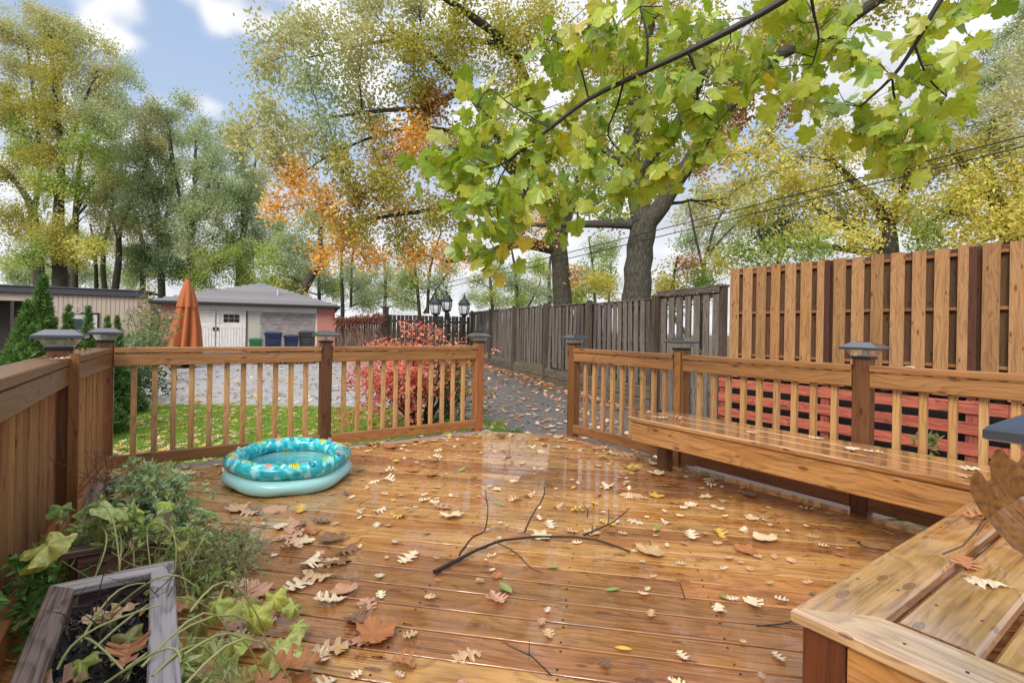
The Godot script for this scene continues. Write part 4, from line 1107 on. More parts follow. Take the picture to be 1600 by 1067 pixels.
# ---------------------------------------------------------------- railings and their lights
func railings() -> void:
	var back := thing("deck_railing", "brown wooden railing with square balusters along the back of the deck", "railing", D(0, 0, 4.6), TURN)
	post(back, -0.303, 0.0)
	post(back, 1.215, 0.0)
	post(back, 2.79, 0.0, Color(0.85, 0.7, 0.6))
	bay(back, -0.257, 1.169, 0.0, 1.0, 11)
	bay(back, 1.261, 2.744, 0.0, 1.0, 11)
	var right := thing("deck_railing", "brown wooden railing with square balusters behind the long bench", "railing", D(3.5, 0, 0), TURN + PI / 2)   # x runs along r, z along p
	for r in [3.88, 2.58, 1.28, -0.05]:
		post(right, r, 0.0, Color(0.62, 0.52, 0.45) if r > 2 else POST_TINT)
	bay(right, 2.626, 3.834, 0.0, -1.0, 9)
	bay(right, 1.326, 2.534, 0.0, -1.0, 9)
	bay(right, -0.004, 1.234, 0.0, -1.0, 9)
	for r in [2.58]: piece("trim_board", right, along_y(Vector3(r - 0.002, 0.46, -0.056)), 0.92, 0.06, 0.018, M.rail_wood, Color(1, 0.9, 0.8))
	# the left side is closed with upright boards and bends a little
	var left := thing("board_railing", "brown wooden side railing closed with upright boards, left of the planters", "railing", D(0, 0, 0), TURN + PI / 2)
	var corners := [Vector2(4.56, -0.303), Vector2(3.3, -0.392), Vector2(0.6, -0.46)]   # r, p
	post(left, 3.3, -0.392)
	post(left, 0.55, -0.462)
	for k in 2:
		var a: Vector2 = corners[k]
		var b: Vector2 = corners[k + 1]
		var dir := (a - b).normalized()
		var L := a.distance_to(b) - 0.1
		var mid := (a + b) / 2.0
		var yaw := atan2(-dir.y, dir.x)
		var bs := Basis(Vector3.UP, yaw)
		var side := bs.z                                # towards +p, the inner side
		var at := Vector3(mid.x, 0, mid.y)
		piece("top_rail", left, Transform3D(bs, at + Vector3(0, 0.881, 0) - side * 0.025), L, 0.038, 0.14, M.rail_wood, Color(0.64, 0.6, 0.62), 0.005)
		piece("fascia_rail", left, Transform3D(bs, at + Vector3(0, 0.812, 0) + side * 0.025), L, 0.092, 0.036, M.rail_wood, Color(0.55, 0.48, 0.46), 0.005)
		piece("bottom_rail", left, Transform3D(bs, at + Vector3(0, 0.1, 0) + side * 0.03), L, 0.089, 0.06, M.rail_wood, Color(0.8, 0.66, 0.56), 0.005)
		var n := int(L / 0.092)
		for i in n:
			var x := -L / 2.0 + L * (i + 0.5) / n
			piece("board", left, Transform3D(bs * along_y(Vector3.ZERO).basis, at + bs * Vector3(x, 0.43, -0.008 - 0.004 * (i % 2))), 0.82, L / n - 0.004, 0.018, M.fence_wood, Color(1.0, 0.9, 0.78) if i % 3 else Color(0.82, 0.7, 0.6), 0.003)
	piece("trim_board", left, along_y(Vector3(3.25, 0.46, -0.335)), 0.92, 0.02, 0.045, M.rail_wood, Color(0.85, 0.75, 0.65))
	var light0 := cap_light()
	light0.position = D(-0.303, 0.935, 4.6)
	light0.rotation.y = TURN
	light0.set_meta("label", "black post cap light on the left corner post of the back railing")
	for row in [[1.215, 4.6, "black post cap light on the middle post of the back railing"], [2.79, 4.6, "black post cap light on the back railing end post by the red bush"],
			[3.5, 3.88, "black post cap light on the end post right of the step opening"], [3.5, 2.58, "black post cap light above the far end of the long bench"],
			[3.5, 1.28, "black post cap light above the middle of the long bench"], [-0.392, 3.3, "black post cap light on the post of the left board railing"]]:
		dup(light0, "post_cap_light", row[2], D(row[0], 0.935, row[1]), TURN)
	# the near post that just enters the picture on the right
	var near := thing("railing_post", "brown post at the right edge of the photo carrying the nearest cap light", "post", D(0.99, 0, 0.088), TURN)
	piece("shaft", near, along_y(Vector3(0, 0.44, 0)), 0.88, 0.092, 0.092, M.rail_wood, POST_TINT, 0.006)
	dup(light0, "post_cap_light", "nearest black post cap light, cut off by the right edge of the photo", D(0.99, 0.88, 0.088), TURN)

# ---------------------------------------------------------------- benches
func screws(o: Node3D, spots: Array) -> void:
	var st := begin()
	for q in spots: lathe(st, [Vector2(0.0036, -0.001), Vector2(0.0036, 0.0005), Vector2(0.0, 0.0004)], 8, Transform3D(Basis.IDENTITY, q))
	tag(obj("screw_heads", st.commit(), M.black_plastic, o), "", "", "", "stuff")

func benches() -> void:
	var b := thing("wooden_bench", "long wet wooden bench along the right railing", "bench", D(2.9, 0, 0.585), TURN + PI / 2)    # x = r - 0.585, z = p - 2.9
	var w := 0.165
	for i in 3:
		piece("seat_plank", b, along_x(Vector3(1.01, 0.424, 0.088 + i * 0.171)), 2.03, 0.034, w, M.bench, Color(1.0, 0.94, 0.85) if i != 1 else Color(0.9, 0.82, 0.75), 0.008)
	piece("front_fascia", b, along_x(Vector3(1.0, 0.333, 0.04)), 1.99, 0.14, 0.038, M.bench, Color(0.92, 0.85, 0.75), 0.006)
	piece("end_fascia", b, along_z(Vector3(1.975, 0.333, 0.283)), 0.44, 0.14, 0.038, M.bench, Color(0.85, 0.75, 0.65), 0.006)
	for x in [1.94]: piece("leg", b, along_y(Vector3(x + 0.0, 0.203, 0.34 if x > 1 else 0.2)), 0.406, 0.088, 0.088, M.rail_wood, POST_TINT, 0.006)
	piece("leg", b, along_y(Vector3(0.06, 0.203, 0.3)), 0.406, 0.088, 0.088, M.rail_wood, POST_TINT, 0.006)
	var sp := []
	for x in [0.06, 0.75, 1.94]:
		for i in 3:
			for d in [-0.045, 0.045]: sp.append(Vector3(x + rng.randf_range(-0.01, 0.01), 0.4412, 0.088 + i * 0.171 + d))
	screws(b, sp)
	# corner bench in the foreground: x = p - 1.208, z = 0.581 - r
	var c := thing("wooden_bench", "broad wet bench platform with mitred corner in the right foreground", "bench", D(1.208, 0, 0.581), TURN)
	var bw := 0.137
	var L := 2.28
	# front board with a mitred left end (its end slants 45 degrees), then the end board
	piece("seat_plank", c, along_x(Vector3(L / 2.0 + bw / 2.0, 0.424, bw / 2.0)), L, 0.034, bw, M.bench, Color(0.95, 0.9, 0.86), 0.007, 1.0, 0.0)
	piece("end_plank", c, Transform3D(Basis(Vector3(0, 0, 1), Vector3.UP, Vector3(-1, 0, 0)), Vector3(bw / 2.0, 0.424, 0.36 + bw / 2.0)), 0.72, 0.034, bw, M.bench_sheen, Color(1, 1, 1), 0.007, -1.0, 0.0)
	for i in 3: piece("seat_plank", c, along_x(Vector3(L / 2.0 + 0.142, 0.424, 0.227 + i * 0.158)), L - 0.0, 0.034, 0.137, M.bench, [Color(0.98, 1.0, 1.25), Color(1, 1.1, 1.5), Color(0.85, 0.8, 0.72)][i], 0.007)  # cool tints paint a sky sheen onto the first planks
	piece("front_fascia", c, along_x(Vector3(L / 2.0 + 0.11, 0.336, 0.03)), L, 0.138, 0.036, M.bench, Color(0.8, 0.7, 0.6))
	piece("side_fascia", c, along_z(Vector3(0.04, 0.2, 0.46)), 0.7, 0.4, 0.036, M.bench, Color(0.95, 0.85, 0.72), 0.004)
	piece("corner_post", c, along_y(Vector3(0.06, 0.2, 0.062)), 0.405, 0.088, 0.088, M.rail_wood, Color(0.3, 0.16, 0.13), 0.006)
	piece("leg", c, along_y(Vector3(1.55, 0.2, 0.3)), 0.405, 0.088, 0.088, M.rail_wood, POST_TINT, 0.006)
	sp = []
	for x in [0.3, 0.95, 1.55]:
		for i in 4:
			for d in [-0.04, 0.04]: sp.append(Vector3(x + rng.randf_range(-0.012, 0.012), 0.4412, 0.068 + i * 0.158 + d))
	for z in [0.2, 0.3, 0.4, 0.5]: sp.append(Vector3(0.07 + rng.randf_range(-0.02, 0.02), 0.4412, z))
	screws(c, sp)

# ---------------------------------------------------------------- garage, shed, bins, umbrella
func buildings() -> void:
	var gy := ground_y(18.0)
	var yaw := deg_to_rad(20.6)
	var g := thing("brick_garage", "low brick garage with grey hip roof and peeling white doors", "garage", Vector3(-12.1, gy, -17.0), yaw)
	var brick := ground_mat("brick", 1.5, 0.9, 0.3)
	brick.uv1_world_triplanar = false
	var paint := wood(Color(0.82, 0.81, 0.82), "white", 0.75)
	var ply := ground_mat("ply", 0.7, 0.8, 0.2)
	ply.uv1_world_triplanar = false
	ply.uv1_scale = Vector3(0.35, 1.6, 0.5)
	var top := 1.87 - gy
	var st := begin()
	box(st, Vector3(0.7, top / 2.0, -0.15), Vector3(0.95, top, 0.3), 0.01)
	obj("left_pier", st.commit(), brick, g)
	st = begin()
	box(st, Vector3(5.48, top / 2.0, -0.15), Vector3(0.62, top, 0.3), 0.01)
	obj("right_pier", st.commit(), brick, g)
	st = begin()
	box(st, Vector3(0.375, top / 2.0, -3.2), Vector3(0.3, top, 5.79), 0.01)
	obj("side_wall", st.commit(), brick, g)
	st = begin()
	box(st, Vector3(5.635, top / 2.0, -3.2), Vector3(0.3, top, 5.79), 0.01)
	obj("side_wall", st.commit(), brick, g)
	st = begin()
	box(st, Vector3(3.17, 1.725 - gy, -0.14), Vector3(3.98, 0.2, 0.26), 0.01)
	obj("header_beam", st.commit(), mat(Color(0.74, 0.71, 0.68), 0.8), g)
	st = begin()
	box(st, Vector3(3.0, top / 2.0, -6.2), Vector3(4.95, top, 0.2), 0.01)
	obj("back_wall", st.commit(), brick, g)
	st = begin()
	box(st, Vector3(3.0, top - 0.03, -3.1), Vector3(5.5, 0.04, 6.0), 0.005)
	obj("ceiling", st.commit(), M.planter_brown, g)
	for row in [[1.83, 0.05], [2.83, 0.05], [3.265, 0.05], [5.14, 0.06]]:
		st = begin()
		upright(st, Vector3(row[0], (1.63 - gy) / 2.0, -0.13), 1.63 - gy, row[1], 0.06, 0.004)
		obj("frame_post", st.commit(), paint, g)
	st = begin()
	box(st, Vector3(3.17, 1.61 - gy, -0.125), Vector3(3.98, 0.06, 0.05), 0.004)
	obj("frame_head", st.commit(), paint, g)
	var dh := 1.6 - gy
	var dark := mat(Color(0.012, 0.012, 0.014), 0.35)
	var door := func(called: String, x0: float, x1: float, panes: bool) -> void:
		var d := obj(called, null, paint, g)
		var s3 := begin()
		box(s3, Vector3((x0 + x1) / 2.0, dh / 2.0, -0.1), Vector3(x1 - x0 - 0.02, dh, 0.05), 0.006)
		d.mesh = s3.commit()
		for b2 in [[x0 + 0.06, dh / 2.0, 0.09, dh], [x1 - 0.06, dh / 2.0, 0.09, dh]]:
			s3 = begin()
			box(s3, Vector3(b2[0], b2[1], -0.066), Vector3(b2[2], b2[3], 0.02), 0.004)
			obj("stile", s3.commit(), paint, d)
		for y in [dh - 0.06, 1.04 - gy]:
			s3 = begin()
			box(s3, Vector3((x0 + x1) / 2.0, y, -0.064), Vector3(x1 - x0 - 0.22, 0.1, 0.02), 0.004)
			obj("rail", s3.commit(), paint, d)
		var n := int((x1 - x0 - 0.22) / 0.085)
		for i in n:
			s3 = begin()
			upright(s3, Vector3(x0 + 0.11 + (x1 - x0 - 0.22) * (i + 0.5) / n, (0.99 - gy) / 2.0, -0.068), 0.99 - gy, 0.068, 0.016, 0.004, Color.WHITE)
			obj("board", s3.commit(), paint, d)
		if panes:
			for i in 3:
				for j in 2:
					s3 = begin()
					box(s3, Vector3(x0 + 0.3 + i * 0.17, 1.4 - gy - j * 0.145, -0.068), Vector3(0.15, 0.125, 0.018), 0.002)
					obj("pane", s3.commit(), dark, d)
		s3 = begin()
		box(s3, Vector3(x1 - 0.05 if not panes else x0 + 0.05, 0.95 - gy, -0.04), Vector3(0.05, 0.12, 0.03), 0.004)
		obj("latch", s3.commit(), M.black_plastic, d)
	door.call("door", 1.18, 1.84, false)
	door.call("door", 1.86, 2.8, true)
	st = begin()
	box(st, Vector3(3.04, dh / 2.0, -0.1), Vector3(0.42, dh, 0.05), 0.006)
	obj("white_panel", st.commit(), mat(Color(0.5, 0.5, 0.46), 0.8), g)
	st = begin()
	box(st, Vector3(2.82, dh / 2.0, -0.08), Vector3(0.035, dh, 0.06), 0.004)
	obj("door_post", st.commit(), mat(Color(0.16, 0.11, 0.1), 0.8), g)
	var yy := 0.0
	for hgt in [0.55, 0.42, 0.4, 0.44]:
		st = begin()
		box(st, Vector3(4.19, yy + hgt / 2.0, -0.11 - rng.randf() * 0.012), Vector3(1.84, hgt - 0.006, 0.03), 0.003, wood_tint(Color.WHITE, 0.1))
		var pl := obj("plywood_sheet", st.commit(), ply, g)
		yy += hgt
	# hip roof: eaves 0.3 m out, shingles on four slopes
	var e0 := Vector3(0.0, top, 0.3)
	var e1 := Vector3(5.92, top, 0.3)
	var e2 := Vector3(5.92, top, -6.5)
	var e3 := Vector3(0.0, top, -6.5)
	var ap := Vector3(2.96, top + 0.95, -2.9)
	var ap2 := Vector3(2.96, top + 0.95, -3.4)
	st = begin()
	for f in [[e0, e1, ap], [e1, e2, ap2], [e2, e3, ap2], [e3, e0, ap]]: flat3(st, f[0], f[1], f[2], Color.WHITE, Vector3.UP)
	flat3(st, e1, ap2, ap, Color.WHITE, Vector3.UP)
	flat3(st, e3, ap, ap2, Color.WHITE, Vector3.UP)
	var sh := ground_mat("shingle", 0.9, 0.85, 0.4)
	sh.vertex_color_use_as_albedo = true
	sh.uv1_world_triplanar = false
	var roof := obj("roof", st.commit(), sh, g)
	# courses of shingles on the front slope
	for k in 13:
		var t0 := k / 13.0
		var a := e0.lerp(ap, t0)
		var b := e1.lerp(ap, t0)
		st = begin()
		var mid := (a + b) / 2.0 + Vector3(0, 0.034, -0.08)
		var tilt := atan2(0.95, 3.2)
		plank(st, Transform3D(Basis.from_euler(Vector3(tilt + 0.06, 0, 0)), mid), maxf(0.2, a.distance_to(b) - 0.1), 0.02, 0.27, 0.003, wood_tint(Color.WHITE, 0.2))
		obj("shingle_course", st.commit(), sh, roof)
	st = begin()
	box(st, Vector3(2.96, top - 0.05, 0.3), Vector3(6.0, 0.12, 0.1), 0.02)
	box(st, Vector3(2.96, top - 0.04, 0.1), Vector3(5.9, 0.03, 0.3), 0.005)
	obj("gutter", st.commit(), mat(Color(0.02, 0.02, 0.022), 0.4), g)
	st = begin()
	box(st, Vector3(5.9, top - 0.05, -3.1), Vector3(0.06, 0.1, 6.7), 0.01)
	box(st, Vector3(0.0, top - 0.05, -3.1), Vector3(0.06, 0.1, 6.7), 0.01)
	obj("side_fascia", st.commit(), mat(Color(0.02, 0.02, 0.022), 0.5), g)
	st = begin()
	box(st, Vector3(0.52, 1.3 - gy, 0.06), Vector3(0.1, 0.06, 0.12), 0.01)
	obj("wall_lamp", st.commit(), M.pale_plastic, g)
	st = begin()
	tube(st, [Vector3(3.75, top + 0.28, -0.95), Vector3(3.75, top + 0.62, -0.95)], [0.04, 0.04], 8)
	obj("vent_pipe", st.commit(), M.pale_plastic, roof)

	# shed
	var sy := ground_y(18.5)
	var shed := thing("flat_roofed_shed", "long beige shed with vertical siding and dark flat roof edge", "shed", Vector3(-13.64, sy, -19.0), deg_to_rad(26))    # x runs to the right, so the wall lies at x < 0
	var siding := mat(Color(0.5, 0.42, 0.37), 0.8, true)
	st = begin()
	box(st, Vector3(-1.4, 1.15, -1.21), Vector3(2.8, 2.3, 2.4), 0.01)
	obj("wall", st.commit(), siding, shed)
	st = begin()
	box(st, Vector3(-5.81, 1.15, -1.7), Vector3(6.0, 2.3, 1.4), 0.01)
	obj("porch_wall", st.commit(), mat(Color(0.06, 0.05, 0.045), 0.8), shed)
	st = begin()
	box(st, Vector3(-5.81, 2.16, -0.1), Vector3(6.0, 0.28, 0.16), 0.01)
	obj("porch_header", st.commit(), siding, shed)
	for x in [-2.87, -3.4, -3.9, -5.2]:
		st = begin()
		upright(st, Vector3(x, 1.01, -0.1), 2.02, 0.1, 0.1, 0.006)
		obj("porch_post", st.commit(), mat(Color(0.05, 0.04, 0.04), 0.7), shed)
	var x := -2.73
	while x < -0.02:
		st = begin()
		upright(st, Vector3(x, 1.145, 0.001), 2.28, 0.125, 0.02, 0.006, wood_tint(Color.WHITE, 0.06))
		obj("siding_board", st.commit(), siding, shed)
		x += 0.135
	st = begin()
	box(st, Vector3(-4.4, 2.4, 0.02), Vector3(8.6, 0.22, 0.2), 0.02)
	obj("roof_fascia", st.commit(), mat(Color(0.05, 0.055, 0.075), 0.5), shed)
	st = begin()
	box(st, Vector3(-4.4, 2.53, -1.2), Vector3(8.7, 0.06, 2.7), 0.02)
	obj("roof", st.commit(), mat(Color(0.06, 0.06, 0.07), 0.8), shed)
	var win := obj("window", null, mat(Color(0.02, 0.02, 0.025), 0.4), shed)
	st = begin()
	box(st, Vector3(-1.98, 1.42 - sy - 0.0, 0.035), Vector3(0.95, 0.05, 0.05), 0.004)
	upright(st, Vector3(-1.53, 1.1 - sy, 0.035), 0.7, 0.05, 0.05)
	win.mesh = st.commit()
	st = begin()
	box(st, Vector3(-2.0, 1.08 - sy, 0.026), Vector3(0.88, 0.62, 0.02), 0.002)
	obj("white_frame", st.commit(), M.pale_plastic, win)
	st = begin()
	box(st, Vector3(-2.12, 1.02 - sy, 0.038), Vector3(0.3, 0.4, 0.012), 0.002)
	obj("pane", st.commit(), mat(Color(0.03, 0.06, 0.06), 0.08), win)
	var hoop := thing("garden_ornament", "white wire hoop ornament hung on the beige shed wall", "ornament", Vector3(-13.64, sy, -19.0) + Basis(Vector3.UP, deg_to_rad(26)) * Vector3(-2.1, 1.55 - sy, 0.12), deg_to_rad(26))
	st = begin()
	var ring := []
	var rr := []
	for k in 17:
		ring.append(Vector3(cos(TAU * k / 16.0) * 0.14, sin(TAU * k / 16.0) * 0.14, 0))
		rr.append(0.014)
	tube(st, ring, rr, 5)
	obj("hoop", st.commit(), M.pale_plastic, hoop)
	st = begin()
	tube(st, [Vector3(-0.02, 0.12, 0), Vector3(0.16, 0.3, 0)], [0.012, 0.006], 5)
	obj("spike", st.commit(), M.pale_plastic, hoop)

	# wheeled bins in front of the garage
	var bin0: Node3D = null
	var shades := [Color(0.012, 0.022, 0.07), Color(0.012, 0.022, 0.07), Color(0.03, 0.037, 0.04), Color(0.03, 0.16, 0.06)]
	var rows := [[-8.14, 17.25, 0.0, 1.0, "large dark blue wheeled bin before the grey boarded garage bay, left of the other bins", "wheeled_bin"], [-7.68, 17.6, 0.0, 0.9, "smaller dark blue wheeled bin between the large blue bin and the grey bin", "wheeled_bin"], [-7.25, 17.9, 0.0, 1.03, "dark grey wheeled bin at the right end of the row of bins", "wheeled_bin"], [-8.72, 17.2, 0.0, 0.78, "small green bin standing in front of the white garage panel", "wheeled_bin"]]
	for i in 4:
		var o := thing("wheeled_bin", rows[i][4], "bin", Vector3(rows[i][0], gy, -rows[i][1]), yaw + rng.randf_range(-0.1, 0.1), "bins in front of the garage")
		var m := mat(shades[i], 0.35)
		var k: float = rows[i][3]
		var tall: float = 1.02 * k
		var wd: float = 0.5 * k if i < 3 else 0.36
		st = begin()
		lathe(st, [Vector2(0.0, 0.06), Vector2(wd * 0.56, 0.06), Vector2(wd * 0.7, tall)], 4, Transform3D.IDENTITY, Color.WHITE, PI / 4, false)
		obj("body", st.commit(), m, o)
		st = begin()
		lathe(st, [Vector2(wd * 0.72, tall), Vector2(wd * 0.77, tall + 0.01), Vector2(wd * 0.77, tall + 0.06), Vector2(wd * 0.6, tall + 0.1), Vector2(0.0, tall + 0.115)], 4, Transform3D.IDENTITY, Color.WHITE, PI / 4, false)
		obj("lid", st.commit(), m, o)
		st = begin()
		tube(st, [Vector3(-wd * 0.4, tall - 0.06, wd * 0.55), Vector3(wd * 0.4, tall - 0.06, wd * 0.55)], [0.018, 0.018], 6)
		box(st, Vector3(0, tall * 0.78, wd * 0.47), Vector3(wd * 0.6, tall * 0.22, 0.03), 0.01)
		obj("handle", st.commit(), m, o)
		if i < 3:
			for s in [-1.0, 1.0]:
				st = begin()
				lathe(st, [Vector2(0.0, -0.03), Vector2(0.11, -0.03), Vector2(0.11, 0.03), Vector2(0.0, 0.03)], 12, Transform3D(Basis(Vector3(0, 1, 0), Vector3(1, 0, 0), Vector3(0, 0, 1)), Vector3(s * wd * 0.45, 0.11, -wd * 0.4)))
				obj("wheel", st.commit(), M.black_plastic, o)
	# closed umbrella
	var u := thing("garden_umbrella", "closed orange garden umbrella standing in front of the brick garage", "umbrella", Vector3(-9.98, ground_y(15.5), -15.5))
	var uh := 2.46 - ground_y(15.5)
	st = begin()
	tube(st, [Vector3(0, 0, 0), Vector3(0, uh, 0)], [0.025, 0.025], 8)
	obj("pole", st.commit(), mat(Color(0.2, 0.1, 0.05), 0.5), u)
	st = begin()
	lathe(st, [Vector2(0.0, 0.0), Vector2(0.28, 0.0), Vector2(0.28, 0.05), Vector2(0.06, 0.09), Vector2(0.04, 0.25)], 16)
	obj("base", st.commit(), M.black_plastic, u)
	st = begin()
	lathe(st, [Vector2(0.03, uh), Vector2(0.05, uh + 0.03), Vector2(0.02, uh + 0.07), Vector2(0.0, uh + 0.09)], 10)
	obj("finial", st.commit(), mat(Color(0.2, 0.09, 0.04), 0.5), u)
	var cloth := mat(Color(0.46, 0.135, 0.045), 0.85)
	var folds := func(prof: Array, deep: float, n: int, ph: float, lean: float) -> ArrayMesh:
		var s4 := begin()
		var seg := n * 10
		var grid := []
		for q in prof:
			var row := []
			for k in seg + 1:
				var a := TAU * k / seg
				var w := 1.0 + deep * (absf(sin(a * n * 0.5 + ph + q.y * 0.5)) - 0.6) * clampf((uh - q.y) * 0.9, 0.1, 1.0) + 0.05 * sin(a * 3.0 + q.y * 2.0)
				row.append(Vector3(cos(a) * q.x * 0.74 * w - lean * (uh - q.y) * (uh - q.y), q.y, sin(a) * q.x * 0.74 * w))
			grid.append(row)
		for i in grid.size() - 1:
			for k in seg:
				var c := Vector3(0, grid[i][k].y, 0)
				flat3(s4, grid[i][k], grid[i][k + 1], grid[i + 1][k + 1], Color.WHITE, grid[i][k] - c)
				flat3(s4, grid[i][k], grid[i + 1][k + 1], grid[i + 1][k], Color.WHITE, grid[i][k] - c)
		s4.index()
		s4.generate_normals()
		return s4.commit()
	obj("canopy", folds.call([Vector2(0.5, 0.12), Vector2(0.53, 0.3), Vector2(0.49, 0.7), Vector2(0.42, 1.2), Vector2(0.33, 1.7), Vector2(0.23, 2.1), Vector2(0.13, uh - 0.18), Vector2(0.06, uh - 0.02)], 0.75, 8, 0.0, 0.012), cloth, u)
	obj("vent_flap", folds.call([Vector2(0.35, uh - 0.85), Vector2(0.33, uh - 0.72), Vector2(0.25, uh - 0.4), Vector2(0.15, uh - 0.15), Vector2(0.07, uh + 0.01)], 0.5, 8, 0.4, 0.01), cloth, u)

# ---------------------------------------------------------------- fences
func fence_boards(n: int, h: float, w: float, m_tint: Color, by: float) -> Array:
	var out := []
	for i in n:
		var st := begin()
		plank(st, Transform3D.IDENTITY, h + rng.randf_range(-0.012, 0.012), w * rng.randf_range(0.92, 1.05), 0.018, 0.003, wood_tint(m_tint, by))
		out.append(st.commit())
	return out

func fences() -> void:
	# new brown fence on a red slatted wall: x runs towards the camera along its line
	var o := Vector3(3.3, -0.38, -7.72)
	var yaw := atan2(-0.8191, 0.5736)                      # local x -> (0.574, 0, 0.819) in the world
	var f := thing("brown_fence", "tall new brown shadowbox fence above the red slatted wall", "fence", o, yaw)
	var tops := fence_boards(24, 1.62, 0.138, Color(1.02, 0.97, 0.9), 0.32)
	var i := 0
	var x := 0.075
	for b in 3:
		for k in 7:
			var xx := 0.02 + b * 1.43 + 0.1 + k * 0.205
			var t := along_y(Vector3(xx, 1.635 + rng.randf_range(-0.008, 0.008), 0.033))
			obj("board", tops[rng.randi_range(0, 23)], M.fence_wood, f, t)
			obj("board", tops[rng.randi_range(0, 23)], M.fence_wood_shaded, f, along_y(Vector3(xx + 0.1025, 1.625, -0.033)))
		for y in [2.36, 1.77, 1.15, 0.9]:
			piece("rail", f, along_x(Vector3(0.02 + b * 1.43 + 0.715, y, 0.0)), 1.34, 0.036, 0.042 if y < 2.3 else 0.046, M.fence_wood, Color(0.8, 0.65, 0.5))
	for b in [1, 2, 3]:
		piece("post", f, along_y(Vector3(-0.025 + b * 1.43, 1.215, 0.02)), 2.43, 0.07, 0.05, M.fence_wood, Color(0.2, 0.13, 0.12), 0.005)
	for b in 4: piece("gap_shade_strip", f, along_x(Vector3(0.02 + b * 1.43 + 0.715, 0.79, -0.05)), 1.42, 0.2, 0.02, M.old_wood_shaded, Color(0.3, 0.25, 0.25), 0.003)  # added dark strip that paints the shade in the gap above the slats
	var wall := thing("red_slat_wall", "low red painted wall of spaced horizontal slats below the brown fence", "wall", o, yaw)
	for k in 4:
		for b in 3: piece("slat", wall, along_x(Vector3(-0.05 + b * 1.6 + 0.8, 0.725 - k * 0.218, 0.13)), 1.596, 0.128, 0.022, M.red_wood, Color(1, 1, 1), 0.003)
	for b in 4: piece("post", wall, along_y(Vector3(0.0 + b * 1.43, 0.4, 0.09)), 0.8, 0.1, 0.05, M.red_wood, Color(0.6, 0.55, 0.55), 0.004)
	var st := begin()
	box(st, Vector3(2.4, 0.38, -0.32), Vector3(4.9, 0.76, 0.5), 0.02)
	obj("added_soil_fill", st.commit(), ground_mat("soil", 1.2, 0.95, 1.0), wall)  # soil block added behind the slats to turn their gaps dark

	# old grey fence: x runs away from the camera
	var a := Vector2(3.23, 7.74)
	var dir := Vector2(-0.351, 0.936)
	var oy := atan2(dir.y, dir.x)
	var old := thing("old_fence", "long weathered grey board fence on a timber base, running back along the asphalt path", "fence", Vector3(a.x, -0.38, -a.y), oy)
	var oldb := fence_boards(12, 1.6, 0.13, Color(1, 1, 1), 0.5)
	x = 1.62
	i = 0
	while x < 14.2:
		var rise := ground_y(a.y + x * dir.y) + 0.38
		var front := i % 2 == 0
		var t := along_y(Vector3(x + rng.randf_range(-0.008, 0.008), 1.25 + rise * 0.6 + rng.randf_range(-0.02, 0.02), -0.045 if front else 0.045))
		t.basis = t.basis * Basis.from_euler(Vector3(0, rng.randf_range(-0.02, 0.02), rng.randf_range(-0.012, 0.012)))
		obj("board", oldb[rng.randi_range(0, 11)], M.old_wood if front else M.old_wood_shaded, old, t)
		i += 1
		x += 0.099
	for b in 6:
		var x0 := 1.55 + b * 2.4
		var L := 2.4 if b < 5 else 0.7
		var rise := (ground_y(a.y + (x0 + L / 2.0) * dir.y) + 0.38) * 0.6
		for y in [2.0, 1.3, 0.62]: piece("rail", old, along_x(Vector3(x0 + L / 2.0, y + rise, 0)), L - 0.1, 0.085, 0.036, M.old_wood, Color(0.7, 0.65, 0.6))
		piece("cap_board", old, along_x(Vector3(x0 + L / 2.0, 2.075 + rise, 0)), L - 0.004, 0.03, 0.14, M.old_wood, Color(0.9, 0.85, 0.8))
		for y in [0.115, 0.345]: piece("base_timber", old, along_x(Vector3(x0 + L / 2.0, y, -0.09)), L - 0.01, 0.22, 0.09, M.old_wood, Color(0.8, 0.76, 0.66), 0.012)
		piece("post", old, along_y(Vector3(x0, 1.05 + rise, -0.11)), 2.16, 0.1, 0.1, M.old_wood, Color(0.5, 0.44, 0.38), 0.006)
	var panel := thing("old_fence", "short taller stretch of weathered grey fence with diagonal brace, next to the brown fence", "fence", Vector3(a.x, -0.38, -a.y), oy)
	var pb := fence_boards(6, 2.0, 0.13, Color(1.1, 1.08, 1.05), 0.3)
	for k in 7: obj("board", pb[k % 6], M.old_wood, panel, along_y(Vector3(0.1 + k * 0.212, 1.07, -0.05)))
	for k in 7: obj("board", pb[(k + 2) % 6], M.old_wood_shaded, panel, along_y(Vector3(0.2 + k * 0.212, 1.05, 0.05)))
	for y in [2.06, 0.5]: piece("rail", panel, along_x(Vector3(0.75, y, 0)), 1.5, 0.09, 0.036, M.old_wood, Color(0.7, 0.65, 0.6))
	piece("cap_board", panel, along_x(Vector3(0.75, 2.19, 0)), 1.6, 0.035, 0.15, M.old_wood, Color(0.85, 0.85, 0.7))
	piece("trim", panel, along_x(Vector3(0.75, 2.14, -0.072)), 1.5, 0.06, 0.02, M.old_wood, Color(0.7, 0.66, 0.55))
	piece("brace", panel, Transform3D(Basis(Vector3(0, 0, 1), 0.72), Vector3(0.62, 1.25, 0.005)), 1.7, 0.085, 0.03, M.old_wood, Color(0.9, 0.8, 0.65))
	for xx in [0.0, 1.52]: piece("post", panel, along_y(Vector3(xx, 1.1, 0.0)), 2.2, 0.09, 0.1, M.old_wood, Color(0.5, 0.44, 0.38))

	# dark fence across the end, then a vine-grown stretch up to the garage
	var e := Vector3(-1.74, -0.23, -21.0)
	var by := deg_to_rad(20.6)
	var end := thing("dark_board_fence", "dark weathered board fence across the far end of the yard", "fence", e, by)
	var db := fence_boards(6, 1.82, 0.14, Color(0.55, 0.5, 0.46), 0.25)
